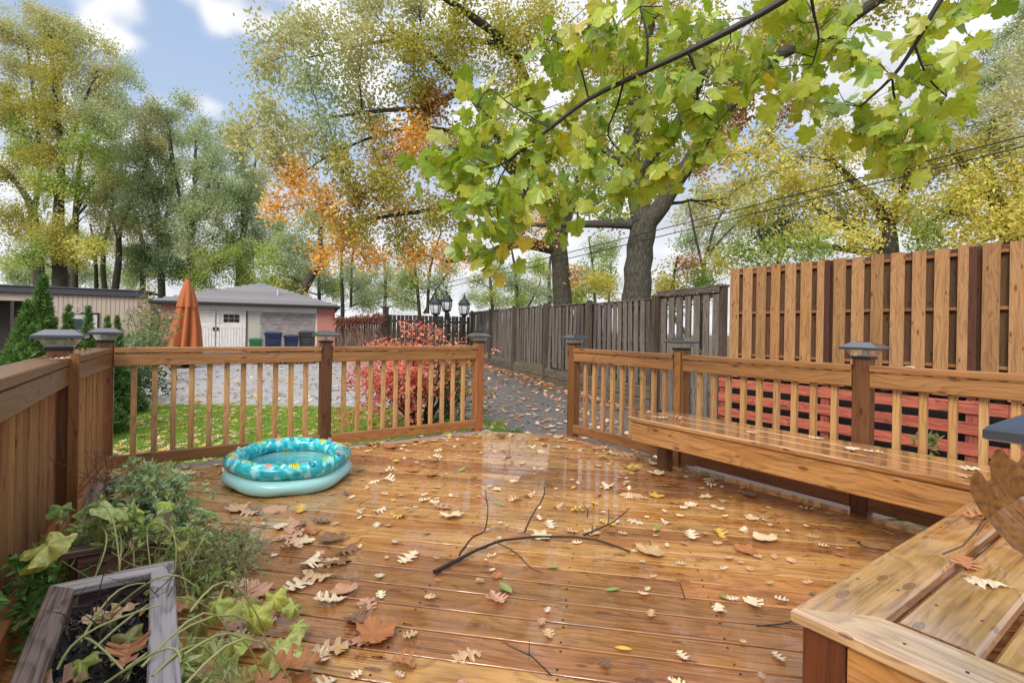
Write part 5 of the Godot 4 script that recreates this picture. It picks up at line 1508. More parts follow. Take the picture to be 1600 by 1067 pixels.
	for k in 21: obj("board", db[k % 6], M.old_wood, end, along_y(Vector3(-0.1 - k * 0.158, 0.93, 0.0 if k % 2 else 0.05)))
	for y in [1.6, 0.4]: piece("rail", end, along_x(Vector3(-1.7, y, -0.04)), 3.4, 0.09, 0.04, M.old_wood, Color(0.5, 0.45, 0.4))
	piece("post", end, along_y(Vector3(-3.42, 1.08, 0.05)), 2.16, 0.16, 0.16, M.old_wood, Color(0.42, 0.33, 0.33))
	var vf := thing("vine_covered_fence", "brown slatted fence overgrown with reddish vine beside the garage", "fence", e, by)
	var vb := fence_boards(5, 1.7, 0.085, Color(0.8, 0.62, 0.56), 0.2)
	for k in 19: obj("board", vb[k % 5], M.old_wood, vf, along_y(Vector3(-3.58 - k * 0.093, 0.87 - 0.004 * k, 0.0)))
	for y in [1.5, 0.4]: piece("rail", vf, along_x(Vector3(-4.4, y, -0.04)), 1.8, 0.09, 0.04, M.old_wood, Color(0.6, 0.5, 0.45))
	var vine := thing("vine", "reddish leafless vine hanging over the slatted fence by the garage", "vine", e + Basis(Vector3.UP, by) * Vector3(-4.4, 0, 0.06), by)
	for k in 34:
		st = begin()
		var vx := rng.randf_range(-0.85, 0.8)
		var pts := []
		var rr := []
		var y0 := 1.78 + 0.1 * sin(vx * 3.0) + rng.randf_range(-0.06, 0.08)
		for q in 7:
			pts.append(Vector3(vx + q * 0.02 * rng.randf_range(-1.5, 2.0), y0 - q * q * 0.034, 0.02 + 0.07 * sin(q * 0.5)))
			rr.append(lerpf(0.011, 0.006, q / 6.0))
		tube(st, pts, rr, 4)
		obj("stem", st.commit(), M.vine, vine)
	var places := []
	var tints := []
	for k in 170:
		var vx := rng.randf_range(-0.9, 0.85)
		places.append(Transform3D(random_basis().scaled(Vector3.ONE * rng.randf_range(0.08, 0.16)), Vector3(vx, 1.72 + 0.1 * sin(vx * 3.0) - absf(rng.randfn()) * 0.16, 0.06 + rng.randf() * 0.08)))
		tints.append(vary(Color(0.42, 0.2, 0.14), 0.3))
	multi("foliage", M.cluster_small, M.leaf, places, tints, vine)

# ---------------------------------------------------------------- yard: bush, lamp post, cedars, shrubs, cables
func yard() -> void:
	var gy := -0.38
	# burning bush
	var c := Vector3(-1.28, gy, -7.25)
	var bush := thing("burning_bush", "red and pink autumn bush behind the right half of the back railing", "bush", c)
	var places := []
	var tints := []
	for k in 26:
		var st := begin()
		var a := rng.randf() * TAU
		var out := rng.randf_range(0.3, 0.82)
		var tip := Vector3(cos(a) * out, rng.randf_range(0.8, 1.46) - out * 0.25, sin(a) * out)
		var pts := []
		var rr := []
		for q in 7:
			var t := q / 6.0
			pts.append(Vector3(tip.x * (0.12 + 0.88 * t), tip.y * pow(t, 0.8), tip.z * (0.12 + 0.88 * t)) + Vector3(rng.randf_range(-1, 1), 0, rng.randf_range(-1, 1)) * 0.03)
			rr.append(lerpf(0.016, 0.005, t))
		tube(st, pts, rr, 5)
		for q in 6:
			var from: Vector3 = pts[rng.randi_range(3, 6)]
			var to := from + Vector3(rng.randfn() * 0.16, rng.randf_range(0.0, 0.2), rng.randfn() * 0.16)
			tube(st, [from, to], [0.005, 0.003], 3)
			for w in 5:
				places.append(Transform3D(Basis.from_euler(Vector3(rng.randf_range(-0.5, 0.5), rng.randf() * TAU, rng.randf_range(-0.5, 0.5))).scaled(Vector3(1, 0.55, 1) * rng.randf_range(0.07, 0.13)), to + Vector3(rng.randfn(), rng.randfn() * 0.4, rng.randfn()) * 0.08))
				var tone := Color(0.9, 0.22, 0.21).lerp(Color(0.92, 0.4, 0.28), rng.randf())
				if tip.x > 0.25 and rng.randf() < 0.35: tone = Color(0.5, 0.3, 0.1)
				if tip.x > 0.3 and to.y < 0.9 and rng.randf() < 0.5: tone = Color(0.16, 0.24, 0.06)
				if rng.randf() < 0.2: tone = Color(0.85, 0.42, 0.38)
				tints.append(vary(tone, 0.2))
		obj("branch", st.commit(), M.twig, bush)
	for k in 260:                                     # low left skirt
		var at := Vector3(rng.randf_range(-0.95, 0.1), rng.randf_range(0.2, 0.95), rng.randf_range(-0.3, 0.75))
		places.append(Transform3D(random_basis().scaled(Vector3(1, 0.6, 1) * rng.randf_range(0.06, 0.12)), at))
		tints.append(vary(Color(0.75, 0.13, 0.13).lerp(Color(0.6, 0.32, 0.24), rng.randf()), 0.2))
	multi("foliage", M.cluster_small, M.leaf, places, tints, bush)
	var green := thing("low_green_shrub", "small green shrub between the red bush and the lamp post", "shrub", Vector3(-0.86, gy, -7.5))
	places = []
	tints = []
	var gs := begin()
	for k in 120:
		var at := Vector3(rng.randfn() * 0.2, rng.randf_range(0.1, 1.0), rng.randfn() * 0.2)
		places.append(Transform3D(random_basis().scaled(Vector3.ONE * rng.randf_range(0.06, 0.12)), at))
		tints.append(vary(Color(0.14, 0.25, 0.06), 0.3))
		if k % 8 == 0: tube(gs, [Vector3(0, 0, 0), at * Vector3(0.4, 0.6, 0.4), at], [0.008, 0.006, 0.003], 4)
	obj("stems", gs.commit(), M.twig, green)
	multi("foliage", M.cluster_small, M.leaf, places, tints, green)

	# lamp post with three lanterns
	var lp := thing("garden_lamp_post", "black lamp post with three lanterns rising behind the red bush", "lamp post", Vector3(-1.05, gy, -8.15), 0.15)
	var st := begin()
	lathe(st, [Vector2(0.1, 0.0), Vector2(0.1, 0.08), Vector2(0.07, 0.14), Vector2(0.055, 0.3), Vector2(0.06, 0.32), Vector2(0.036, 0.4), Vector2(0.034, 1.5), Vector2(0.046, 1.53), Vector2(0.03, 1.6), Vector2(0.045, 1.7), Vector2(0.02, 1.73)], 12)
	obj("post", st.commit(), M.lamp_black, lp)
	for k in 3:
		var a := TAU * k / 3.0 + 1.45
		var dirv := Vector3(cos(a), 0, sin(a)) * 0.25
		if k == 0: dirv = Vector3(-0.01, 0, -0.03)
		elif k == 1: dirv = Vector3(-0.185, 0, 0.1)
		else: dirv = Vector3(0.265, 0, 0.1)
		var lift := 0.0 if k else 0.06
		if k:
			st = begin()
			tube(st, [Vector3(0, 1.55, 0), dirv * 0.4 + Vector3(0, 1.5, 0), dirv * 0.85 + Vector3(0, 1.5, 0), dirv + Vector3(0, 1.58, 0), dirv + Vector3(0, 1.68, 0)], [0.012, 0.012, 0.012, 0.013, 0.018], 6)
			tube(st, [Vector3(0, 1.66, 0), dirv * 0.35 + Vector3(0, 1.6, 0), dirv * 0.6 + Vector3(0, 1.5, 0)], [0.008, 0.008, 0.006], 5)
			obj("arm", st.commit(), M.lamp_black, lp)
		var lan := Node3D.new()
		put(lan, "lantern", lp)
		lan.position = dirv + Vector3(0, 1.69 + lift, 0)
		st = begin()
		lathe(st, [Vector2(0.02, -0.04), Vector2(0.05, -0.01), Vector2(0.072, 0.0), Vector2(0.072, 0.018), Vector2(0.0, 0.018)], 12)
		obj("base", st.commit(), M.lamp_black, lan)
		st = begin()
		lathe(st, [Vector2(0.062, 0.018), Vector2(0.08, 0.1), Vector2(0.075, 0.16)], 6, Transform3D.IDENTITY, Color.WHITE, 0.0, false)
		obj("glass", st.commit(), M.frosted, lan)
		st = begin()
		for q in 6:
			var b := TAU * q / 6.0
			var d2 := Vector3(cos(b), 0, sin(b))
			tube(st, [d2 * 0.065 + Vector3(0, 0.018, 0), d2 * 0.084 + Vector3(0, 0.1, 0), d2 * 0.078 + Vector3(0, 0.16, 0)], [0.006, 0.006, 0.006], 4)
		obj("bars", st.commit(), M.lamp_black, lan)
		st = begin()
		lathe(st, [Vector2(0.0, 0.155), Vector2(0.1, 0.158), Vector2(0.1, 0.175), Vector2(0.085, 0.19), Vector2(0.06, 0.235), Vector2(0.03, 0.262), Vector2(0.018, 0.275), Vector2(0.022, 0.29), Vector2(0.01, 0.3), Vector2(0.014, 0.315), Vector2(0.004, 0.33), Vector2(0.003, 0.365), Vector2(0.0, 0.366)], 12)
		obj("roof", st.commit(), M.lamp_black, lan)

	# cedars beyond the left railing
	for row in [[-6.52, 7.0, 2.12, 0.8, "tallest dark green cedar, pointed, in front of the beige shed"], [-5.95, 6.2, 1.72, 1.0, "broad dark green cedar at the left edge behind the board railing"], [-5.35, 5.6, 1.42, 1.05, "low bushy cedar just above the left board railing, at the very left"], [-6.95, 7.9, 1.72, 0.42, "slim cedar directly right of the tallest cedar"],
			[-7.62, 9.1, 1.78, 0.4, "narrow pointed cedar before the left end of the shed window"], [-8.05, 10.0, 1.6, 0.42, "pointed cedar before the right side of the shed window"], [-8.5, 10.9, 1.62, 0.36, "small cedar tip right of the shed window, behind the corner post light"], [-5.5, 6.4, 1.22, 1.05, "rounded low cedar behind the left post cap light"], [-6.2, 8.0, 1.0, 0.7, "short cedar between the two left post cap lights"], [-7.65, 7.2, 1.6, 0.7, "cedar cut by the left edge of the photo beneath the shed porch"]]:
		conifer(Vector3(row[0], gy - 0.03, -row[1]), row[2], row[3], row[4], rng.randf_range(-0.05, 0.05))
	# shrubs near the shed corner
	for row in [[-9.5, 13.2, 1.7, 0.62, Color(0.24, 0.3, 0.14), "pale green leggy shrub climbing at the right end of the beige shed", 150], [-8.6, 11.6, 1.2, 0.6, Color(0.2, 0.28, 0.13), "pale green twiggy shrub behind the left corner post", 130], [-10.6, 15.8, 1.5, 0.45, Color(0.17, 0.24, 0.09), "shrub with white specks at the left foot of the garage", 100], [-7.0, 9.4, 0.62, 0.55, Color(0.06, 0.11, 0.04), "dark low shrub at the left end of the lawn behind the railing", 110]]:
		var s := thing("garden_shrub", row[5], "shrub", Vector3(row[0], ground_y(row[1]), -row[1]), 0.0, "shrubs before the shed and garage")
		places = []
		tints = []
		st = begin()
		for k in int(row[6]):
			var at := Vector3(rng.randfn() * 0.5 * row[3], row[2] * pow(rng.randf(), 0.7), rng.randfn() * 0.5 * row[3])
			places.append(Transform3D(random_basis().scaled(Vector3.ONE * rng.randf_range(0.07, 0.15)), at))
			tints.append(vary(row[4], 0.3))
			if k % 6 == 0: tube(st, [Vector3(at.x * 0.15, 0, at.z * 0.15), at * Vector3(0.6, 0.6, 0.6), at], [0.008, 0.006, 0.002], 4)
		obj("stems", st.commit(), M.twig, s)
		multi("foliage", M.cluster_small, M.leaf, places, tints, s)
	var vine_post := thing("climbing_vine", "thin yellow green vine growing up the right end of the beige shed", "vine", Vector3(-13.3, -0.23, -18.6))
	places = []
	tints = []
	st = begin()
	for k in 8:
		tube(st, [Vector3(rng.randf_range(-0.2, 0.2), 0, 0), Vector3(rng.randf_range(-0.25, 0.25), 1.1, 0.1), Vector3(rng.randf_range(-0.3, 0.4), rng.randf_range(1.8, 2.7), 0.12)], [0.012, 0.01, 0.004], 4)
	for k in 60:
		places.append(Transform3D(random_basis().scaled(Vector3.ONE * rng.randf_range(0.1, 0.2)), Vector3(rng.randfn() * 0.2, rng.randf_range(0.3, 2.7), 0.12 + rng.randf() * 0.1)))
		tints.append(vary(Color(0.36, 0.36, 0.14), 0.3))
	obj("stems", st.commit(), M.dry, vine_post)
	multi("foliage", M.cluster_small, M.leaf, places, tints, vine_post)
	var net := thing("garden_net_fence", "low teal green mesh fence left of the garage", "fence", Vector3(-11.0, -0.28, -14.6), 0.36)
	st = begin()
	for k in 26: tube(st, [Vector3(-0.95 + k * 0.06, 0, 0), Vector3(-0.95 + k * 0.06, 1.0, 0)], [0.008, 0.008], 3)
	for k in 15: tube(st, [Vector3(-0.95, 0.04 + k * 0.068, 0), Vector3(0.55, 0.04 + k * 0.068, 0)], [0.008, 0.008], 3)
	obj("mesh", st.commit(), mat(Color(0.1, 0.34, 0.27), 0.6), net)
	for xx in [-0.97, 0.57]:
		st = begin()
		tube(st, [Vector3(xx, 0, 0), Vector3(xx, 1.12, 0)], [0.016, 0.016], 6)
		obj("stake", st.commit(), M.lamp_black, net)
	# cables
	for row in [[CABLE_UPPER, "upper of the two heavy black cables crossing before the right trees", 0.011, 0.25], [CABLE_LOWER, "lower of the two heavy black cables crossing before the right trees", 0.011, 0.27], [CABLE_THIN, "single thin wire high in the right sky", 0.006, 0.3]]:
		var q: Array = row[0]
		var p0 := Vector3(q[0], q[1], q[2])
		var p1 := Vector3(q[3], q[4], q[5])
		p0 += (p0 - p1).normalized() * 4.0
		var o := thing("overhead_cable", row[1], "cable", (p0 + p1) / 2.0)
		st = begin()
		var pts := []
		var rr := []
		for k in 25:
			var t := k / 24.0
			pts.append(p0.lerp(p1, t) - o.position - Vector3(0, row[3] * 4.0 * t * (1.0 - t) * 0.4, 0))
			rr.append(row[2])
		tube(st, pts, rr, 5)
		obj("wire", st.commit(), M.lamp_black, o)

# ---------------------------------------------------------------- pool, fallen branch, hook
func pool_and_branch() -> void:
	var o := thing("paddling_pool", "small inflatable paddling pool, aqua ring below, sea life print above", "paddling pool", Vector3(-1.56, 0.0, -3.58), 0.41)
	var ring := func(R: float, y: float, rx: float, ry: float, wob: float, vrep: float) -> ArrayMesh:
		var st := begin()
		var n := 72
		var m := 18
		var g := []
		for i in n + 1:
			var a := TAU * i / n
			var rad := R * (1.0 + 0.035 * cos(a * 6.0)) * (1.0 + wob * sin(a * 2.0 + 1.0))
			var pinch := 1.0 - 0.035 * pow(absf(cos(a * 3.0)), 14.0)
			var row := []
			for k in m + 1:
				var b := TAU * k / m
				var rr := rad + cos(b) * rx * pinch
				row.append(Vector3(cos(a) * rr, y + sin(b) * ry * pinch + 0.006 * sin(a * 3.0 + 0.6), sin(a) * rr))
			g.append(row)
		for i in n:
			for k in m:
				var cen := Vector3(cos(TAU * (i + 0.5) / n) * R, y, sin(TAU * (i + 0.5) / n) * R)
				var q := [g[i][k], g[i + 1][k], g[i + 1][k + 1], g[i][k + 1]]
				var u := [Vector2(i * 2.0 / n, float(k) / m * vrep), Vector2((i + 1) * 2.0 / n, float(k) / m * vrep), Vector2((i + 1) * 2.0 / n, float(k + 1) / m * vrep), Vector2(i * 2.0 / n, float(k + 1) / m * vrep)]
				var nn := []
				for v in q:
					var d: Vector3 = v - Vector3(v.x, 0, v.z).normalized() * R - Vector3(0, y, 0)
					nn.append(Vector3(d.x / (rx * rx), d.y / (ry * ry), d.z / (rx * rx)).normalized())
				tri(st, q[0], q[1], q[2], nn[0], nn[1], nn[2], u[0], u[1], u[2])
				tri(st, q[0], q[2], q[3], nn[0], nn[2], nn[3], u[0], u[2], u[3])
		return st.commit()
	var aqua := mat(Color(0.4, 0.76, 0.76), 0.25)
	var prt := mat(Color.WHITE, 0.22)
	prt.albedo_texture = T.pool
	prt.texture_repeat = true
	o.scale = Vector3(1.0, 1.0, 1.16)
	obj("lower_ring", ring.call(0.353, 0.052, 0.057, 0.052, 0.012, 2.0), aqua, o)
	obj("upper_ring", ring.call(0.35, 0.151, 0.052, 0.052, 0.014, 2.0), prt, o)
	var st := begin()
	lathe(st, [Vector2(0.0, 0.02), Vector2(0.3, 0.022), Vector2(0.31, 0.05)], 48)
	var fl := ground_mat("poolfloor", 2.2, 0.4, 0.0)
	obj("floor", st.commit(), fl, o)
	st = begin()
	for i in 48: tri(st, Vector3(0, 0.102, 0), Vector3(cos(TAU * i / 48) * 0.305, 0.102, sin(TAU * i / 48) * 0.305), Vector3(cos(TAU * (i + 1) / 48) * 0.305, 0.102, sin(TAU * (i + 1) / 48) * 0.305), Vector3.UP, Vector3.UP, Vector3.UP, Vector2.ZERO, Vector2.RIGHT, Vector2.DOWN)
	var water := StandardMaterial3D.new()
	water.transparency = BaseMaterial3D.TRANSPARENCY_ALPHA
	water.albedo_color = Color(0.05, 0.55, 0.6, 0.3)
	water.roughness = 0.03
	obj("water", st.commit(), water, o)
	for s in [[-0.33, 0.168, -0.12], [0.28, 0.17, -0.2]]:
		st = begin()
		lathe(st, [Vector2(0.014, 0.0), Vector2(0.014, 0.012), Vector2(0.006, 0.014), Vector2(0.006, 0.024), Vector2(0.0, 0.024)], 10, Transform3D(Basis(Vector3(1, 0, 0), 0.5), Vector3(s[0], s[1] + 0.028, s[2])))
		obj("valve", st.commit(), M.glass, o)

	# fallen branch lying across the boards
	var b := thing("fallen_branch", "bare dark fallen branch with upright twigs lying across the wet deck", "branch", D(1.44, 0, 2.08))
	var W := func(p: float, r: float, y: float) -> Vector3: return D(p, y, r) - b.position
	var arm := func(called: String, pts: Array, r0: float, r1: float) -> void:
		var s2 := begin()
		var rr := []
		var fine := []
		for i in pts.size() - 1:
			for k in 4:
				var t := k / 4.0
				fine.append((pts[i] as Vector3).cubic_interpolate(pts[i + 1], pts[maxi(i - 1, 0)], pts[mini(i + 2, pts.size() - 1)], t) + Vector3(rng.randf_range(-1, 1), rng.randf_range(-0.5, 1), rng.randf_range(-1, 1)) * 0.002)
		fine.append(pts[-1])
		for i in fine.size(): rr.append(lerpf(r0, r1, float(i) / fine.size()) * rng.randf_range(0.9, 1.15))
		tube(s2, fine, rr, 7)
		cap_end(s2, fine[0], (fine[0] - fine[1]).normalized(), rr[0])
		obj(called, s2.commit(), M.twig, b)
	arm.call("stem", [W.call(1.0, 1.99, 0.011), W.call(1.15, 2.03, 0.018), W.call(1.265, 2.05, 0.026), W.call(1.415, 2.06, 0.032), W.call(1.61, 1.995, 0.03), W.call(1.8, 1.87, 0.022), W.call(1.865, 1.755, 0.014), W.call(1.888, 1.665, 0.008)], 0.0085, 0.0035)
	arm.call("twig", [W.call(1.16, 2.05, 0.025), W.call(1.26, 2.11, 0.06), W.call(1.335, 2.118, 0.075), W.call(1.37, 2.14, 0.15), W.call(1.39, 2.2, 0.25)], 0.005, 0.002)
	arm.call("twig", [W.call(1.535, 2.05, 0.05), W.call(1.6, 2.07, 0.12), W.call(1.681, 2.08, 0.2), W.call(1.7, 2.1, 0.24)], 0.005, 0.002)
	arm.call("twig", [W.call(1.8, 1.9, 0.03), W.call(1.9, 1.88, 0.05), W.call(2.02, 1.87, 0.08), W.call(2.11, 1.87, 0.12)], 0.005, 0.002)
	arm.call("twig", [W.call(1.95, 1.875, 0.06), W.call(1.97, 1.89, 0.1), W.call(1.98, 1.9, 0.13)], 0.003, 0.0015)
	arm.call("twig", [W.call(1.83, 1.87, 0.035), W.call(1.86, 1.9, 0.07)], 0.003, 0.0015)
	arm.call("twig", [W.call(1.36, 2.06, 0.04), W.call(1.4, 1.93, 0.02), W.call(1.38, 1.8, 0.012), W.call(1.4, 1.74, 0.008)], 0.0028, 0.0016)
	var hook := thing("wire_hook", "thin black wire hook lying on the deck before the corner bench", "wire hook", D(2.998, 0.008, 1.041))
	st = begin()
	tube(st, [Vector3(-0.03, 0, -0.05), Vector3(-0.06, 0.004, -0.03), Vector3(-0.06, 0.004, 0.02), Vector3(-0.02, 0.003, 0.05), Vector3(0.06, 0.002, 0.07)], [0.003, 0.003, 0.003, 0.003, 0.003], 5)
	obj("wire", st.commit(), M.black_plastic, hook)
	# short stray twigs
	for row in [[2.1, 2.2, "short forked stray twig lying towards the long bench"], [1.9, 0.95, "thin curved stray twig near the corner bench"], [1.0, 1.3, "short dark stray twig on the boards left of the corner bench"]]:
		var tw := thing("stray_twig", row[2], "twig", D(row[0], 0.006, row[1]), rng.randf() * TAU, "stray twigs on the deck")
		st = begin()
		tube(st, [Vector3(-0.1, 0, 0), Vector3(0, 0.005, 0.012), Vector3(0.1, 0.004, -0.01)], [0.003, 0.0026, 0.0016], 4)
		tube(st, [Vector3(0.01, 0.004, 0.01), Vector3(0.05, 0.02, 0.05)], [0.002, 0.001], 4)
		obj("wood", st.commit(), M.twig, tw)

# ---------------------------------------------------------------- planters and what grows in them
func planter(label: String, p0: float, p1: float, r0: float, r1: float, top: float, mats: Array, tints: Array) -> void:
	var o := thing("wooden_planter", label, "planter", D((p0 + p1) / 2.0, 0, (r0 + r1) / 2.0), TURN)
	var w := p1 - p0
	var L := r1 - r0
	var fw := 0.062
	var fx := Basis(Vector3(0, 0, -1), Vector3.UP, Vector3(1, 0, 0))           # x runs along r
	piece("rim_board", o, Transform3D(fx, Vector3(-w / 2.0 + fw / 2.0, top - 0.012, 0)), L - fw, 0.024, fw, mats[0], tints[0], 0.003, 1.0, -1.0)
	piece("rim_board", o, Transform3D(fx, Vector3(w / 2.0 - fw / 2.0, top - 0.012, 0)), L - fw, 0.024, fw, mats[1], tints[1], 0.003, -1.0, 1.0)
	piece("rim_board", o, Transform3D(Basis.IDENTITY, Vector3(0, top - 0.012, -L / 2.0 + fw / 2.0)), w - fw, 0.024, fw, mats[1], tints[1], 0.003, 1.0, -1.0)
	piece("rim_board", o, Transform3D(Basis.IDENTITY, Vector3(0, top - 0.012, L / 2.0 - fw / 2.0)), w - fw, 0.024, fw, mats[0], tints[0], 0.003, -1.0, 1.0)
	for k in 2:
		var y := (top - 0.03) * (0.25 + 0.5 * k)
		var h := (top - 0.03) / 2.0 - 0.006
		for s in [-1.0, 1.0]:
			piece("side_board", o, Transform3D(fx, Vector3(s * (w / 2.0 - 0.025), y, 0)), L - 0.06, h, 0.022, mats[0], tints[2])
			piece("end_board", o, along_x(Vector3(0, y, s * (L / 2.0 - 0.025))), w - 0.08, h, 0.022, mats[0], tints[2])
	for sx in [-1.0, 1.0]:
		for sz in [-1.0, 1.0]: piece("corner_post", o, along_y(Vector3(sx * (w / 2.0 - 0.055), (top - 0.03) / 2.0, sz * (L / 2.0 - 0.055))), top - 0.03, 0.035, 0.035, mats[0], tints[2])
	var st := begin()
	var n := 14
	var hgt := func(i: int, j: int) -> float: return top - 0.075 + 0.02 * sin(i * 1.7 + j * 0.6) + 0.014 * sin(j * 2.3)
	for i in n:
		for j in n:
			var v := []
			for q in [[i, j], [i + 1, j], [i + 1, j + 1], [i, j + 1]]: v.append(Vector3((q[0] / float(n) - 0.5) * (w - 0.075), hgt.call(q[0], q[1]), (q[1] / float(n) - 0.5) * (L - 0.075)))
			flat3(st, v[0], v[1], v[2], Color.WHITE, Vector3.UP)
			flat3(st, v[0], v[2], v[3], Color.WHITE, Vector3.UP)
	var soil := obj("soil", st.commit(), M.soil, o)
	st = begin()
	box(st, Vector3.ZERO, Vector3(1, 0.35, 0.55), 0.08)
	var chips := []
	var cc := []
	for k in 420:
		chips.append(Transform3D(random_basis().scaled(Vector3.ONE * rng.randf_range(0.006, 0.02)), Vector3(rng.randf_range(-0.5, 0.5) * (w - 0.1), top - 0.068 + rng.randf() * 0.02, rng.randf_range(-0.5, 0.5) * (L - 0.1))))
		cc.append(vary([Color(0.03, 0.025, 0.025), Color(0.06, 0.05, 0.05), Color(0.1, 0.07, 0.05)][k % 3], 0.3))
	multi("mulch", st.commit(), M.chips, chips, cc, soil)

func plants() -> void:
	planter("weathered grey planter box with dark soil at the lower left corner of the photo", -0.252, 0.052, 0.98, 1.985, 0.3, [M.planter_brown, M.grey_wood], [Color(0.9, 0.85, 0.85), Color(0.95, 0.92, 0.95), Color(0.8, 0.75, 0.75)])
	planter("brown planter box half buried in plants behind the grey planter, by the board railing", -0.255, 0.06, 2.235, 3.15, 0.3, [M.planter_brown, M.planter_brown], [Color(0.85, 0.7, 0.7), Color(1.1, 0.9, 0.9), Color(1.1, 0.75, 0.6)])
	squash_plant("wilted yellow green squash leaves and stems spilling from the grey planter onto the deck", [[0.25, 1.93, 0.13, 0.1, 0.9, 1], [0.17, 1.96, 0.13, 0.085, 0.8, 0], [0.36, 1.98, 0.09, 0.07, 1.0, 0], [0.32, 1.7, 0.07, 0.11, 0.5, 3], [0.2, 1.8, 0.08, 0.09, 1.1, 0], [0.1, 2.0, 0.16, 0.07, 1.2, 2], [0.22, 1.62, 0.07, 0.08, 1.0, 1], [0.28, 1.87, 0.1, 0.09, 0.9, 0], [0.12, 1.85, 0.14, 0.07, 1.3, 2], [0.4, 1.82, 0.05, 0.06, 0.8, 3], [0.13, 1.7, 0.15, 0.075, 1.2, 1], [0.2, 1.5, 0.12, 0.07, 1.1, 2], [-0.1, 1.75, 0.27, 0.06, 1.2, 2], [-0.05, 1.6, 0.27, 0.07, 1.3, 2], [-0.14, 1.55, 0.27, 0.06, 1.1, 1], [0.0, 1.85, 0.28, 0.045, 1.0, 1], [0.02, 1.5, 0.28, 0.05, 1.2, 0], [0.3, 2.05, 0.07, 0.07, 1.2, 2], [0.42, 1.95, 0.05, 0.06, 1.0, 0]],
		[[-0.08, 1.5, 0.27, 0.22, 1.72, 0.1], [-0.05, 1.45, 0.28, 0.3, 1.66, 0.09], [-0.12, 1.62, 0.26, 0.16, 1.9, 0.14], [-0.02, 1.4, 0.3, 0.2, 1.6, 0.1], [-0.1, 1.4, 0.28, 0.05, 1.3, 0.34], [-0.18, 1.55, 0.27, 0.02, 1.62, 0.33], [0.05, 1.3, 0.28, 0.34, 1.5, 0.02], [-0.16, 1.7, 0.26, -0.05, 1.4, 0.3], [-0.1, 1.8, 0.26, 0.1, 1.75, 0.3], [-0.03, 1.55, 0.27, 0.14, 1.85, 0.12], [0.06, 1.4, 0.3, 0.26, 1.6, 0.06], [0.0, 1.35, 0.3, 0.16, 1.5, 0.14], [-0.15, 1.65, 0.27, -0.02, 1.85, 0.3], [0.08, 1.6, 0.3, 0.3, 1.85, 0.07]])
	squash_plant("large pale lime squash leaf and limp companions between the two planters by the railing", [[-0.27, 2.1, 0.38, 0.1, 0.35, 3], [-0.3, 2.16, 0.33, 0.08, 0.6, 0], [-0.12, 2.25, 0.42, 0.085, 0.5, 3], [-0.08, 2.3, 0.38, 0.07, 1.0, 0], [0.0, 2.28, 0.35, 0.06, 1.1, 1], [-0.14, 2.3, 0.34, 0.08, 0.9, 1], [0.07, 2.2, 0.27, 0.055, 1.2, 1], [-0.2, 2.32, 0.42, 0.06, 0.4, 4], [0.04, 2.36, 0.38, 0.055, 0.8, 0], [0.1, 2.28, 0.2, 0.06, 1.1, 2], [-0.28, 2.42, 0.4, 0.06, 0.4, 4]],
		[[-0.2, 2.3, 0.42, -0.09, 2.02, 0.3], [-0.02, 2.3, 0.33, 0.0, 2.1, 0.16], [-0.06, 2.28, 0.33, -0.05, 2.1, 0.18], [0.02, 2.27, 0.33, 0.05, 2.1, 0.14], [-0.12, 2.28, 0.34, -0.1, 2.08, 0.2], [0.05, 2.26, 0.32, 0.1, 2.12, 0.1], [-0.15, 2.25, 0.36, -0.17, 2.06, 0.22], [0.0, 2.25, 0.34, 0.12, 2.16, 0.2]])
	herb("herb_plant", "feathery blue green herb overflowing the brown planter onto the deck", [[-0.04, 2.6, 0.37, 0.12], [0.03, 2.66, 0.33, 0.13], [0.09, 2.58, 0.22, 0.12], [-0.02, 2.76, 0.36, 0.1]], 0.034, 170, Color(0.42, 0.55, 0.3))
	herb("trailing_plant", "straggling grey green trailing plant lying on the deck right of the brown planter", [[0.17, 2.62, 0.09, 0.12], [0.26, 2.6, 0.05, 0.13], [0.28, 2.48, 0.04, 0.13], [0.17, 2.42, 0.07, 0.12], [0.33, 2.68, 0.05, 0.1]], 0.028, 150, Color(0.42, 0.46, 0.24), 0.2)
	herb("leafy_weed", "bright green leafy weed in the gap between the board railing and the planters", [[-0.32, 2.42, 0.2, 0.1], [-0.27, 2.3, 0.18, 0.11], [-0.3, 2.2, 0.13, 0.09]], 0.05, 70, Color(0.22, 0.42, 0.1), 0.3)
	herb("leafy_weed", "fresh green weed at the lower edge of the photo inside the grey planter", [[0.05, 1.42, 0.26, 0.06], [0.11, 1.38, 0.25, 0.06]], 0.045, 22, Color(0.42, 0.5, 0.2), 0.22)
	herb("leafy_tangle", "low tangle of mid green leaves over the front rim of the brown planter", [[-0.08, 2.28, 0.33, 0.1], [0.02, 2.25, 0.28, 0.1], [0.1, 2.3, 0.2, 0.11], [-0.18, 2.32, 0.34, 0.09], [0.16, 2.2, 0.08, 0.1]], 0.04, 42, Color(0.38, 0.48, 0.17), 0.34)
	herb("seedling", "small pale green seedling behind the right part of the long bench", [[3.72, 1.02, 0.46, 0.06]], 0.05, 22, Color(0.34, 0.42, 0.16), 0.3)
	dry_stalks("dead_stalks", "tangle of thin dead stalks at the back of the brown planter by the corner", "dead plant", -0.2, 3.0, 0.3, 14, 0.3, 0.2, M.dry)
	dry_stalks("dead_stalks", "bare brown stalks sticking out of the soil in the grey planter", "dead plant", -0.08, 1.72, 0.25, 12, 0.2, 0.22, M.dry)
	dry_stalks("dead_stalks", "brown tangled stems matted on the deck between planter and pool side", "dead plant", 0.17, 2.25, 0.02, 34, 0.24, 0.3, M.straw)
	dry_stalks("dead_stalks", "straw coloured limp stems hanging over the brown planter front", "dead plant", -0.02, 2.2, 0.16, 22, 0.22, 0.26, M.stem, 0.0025)
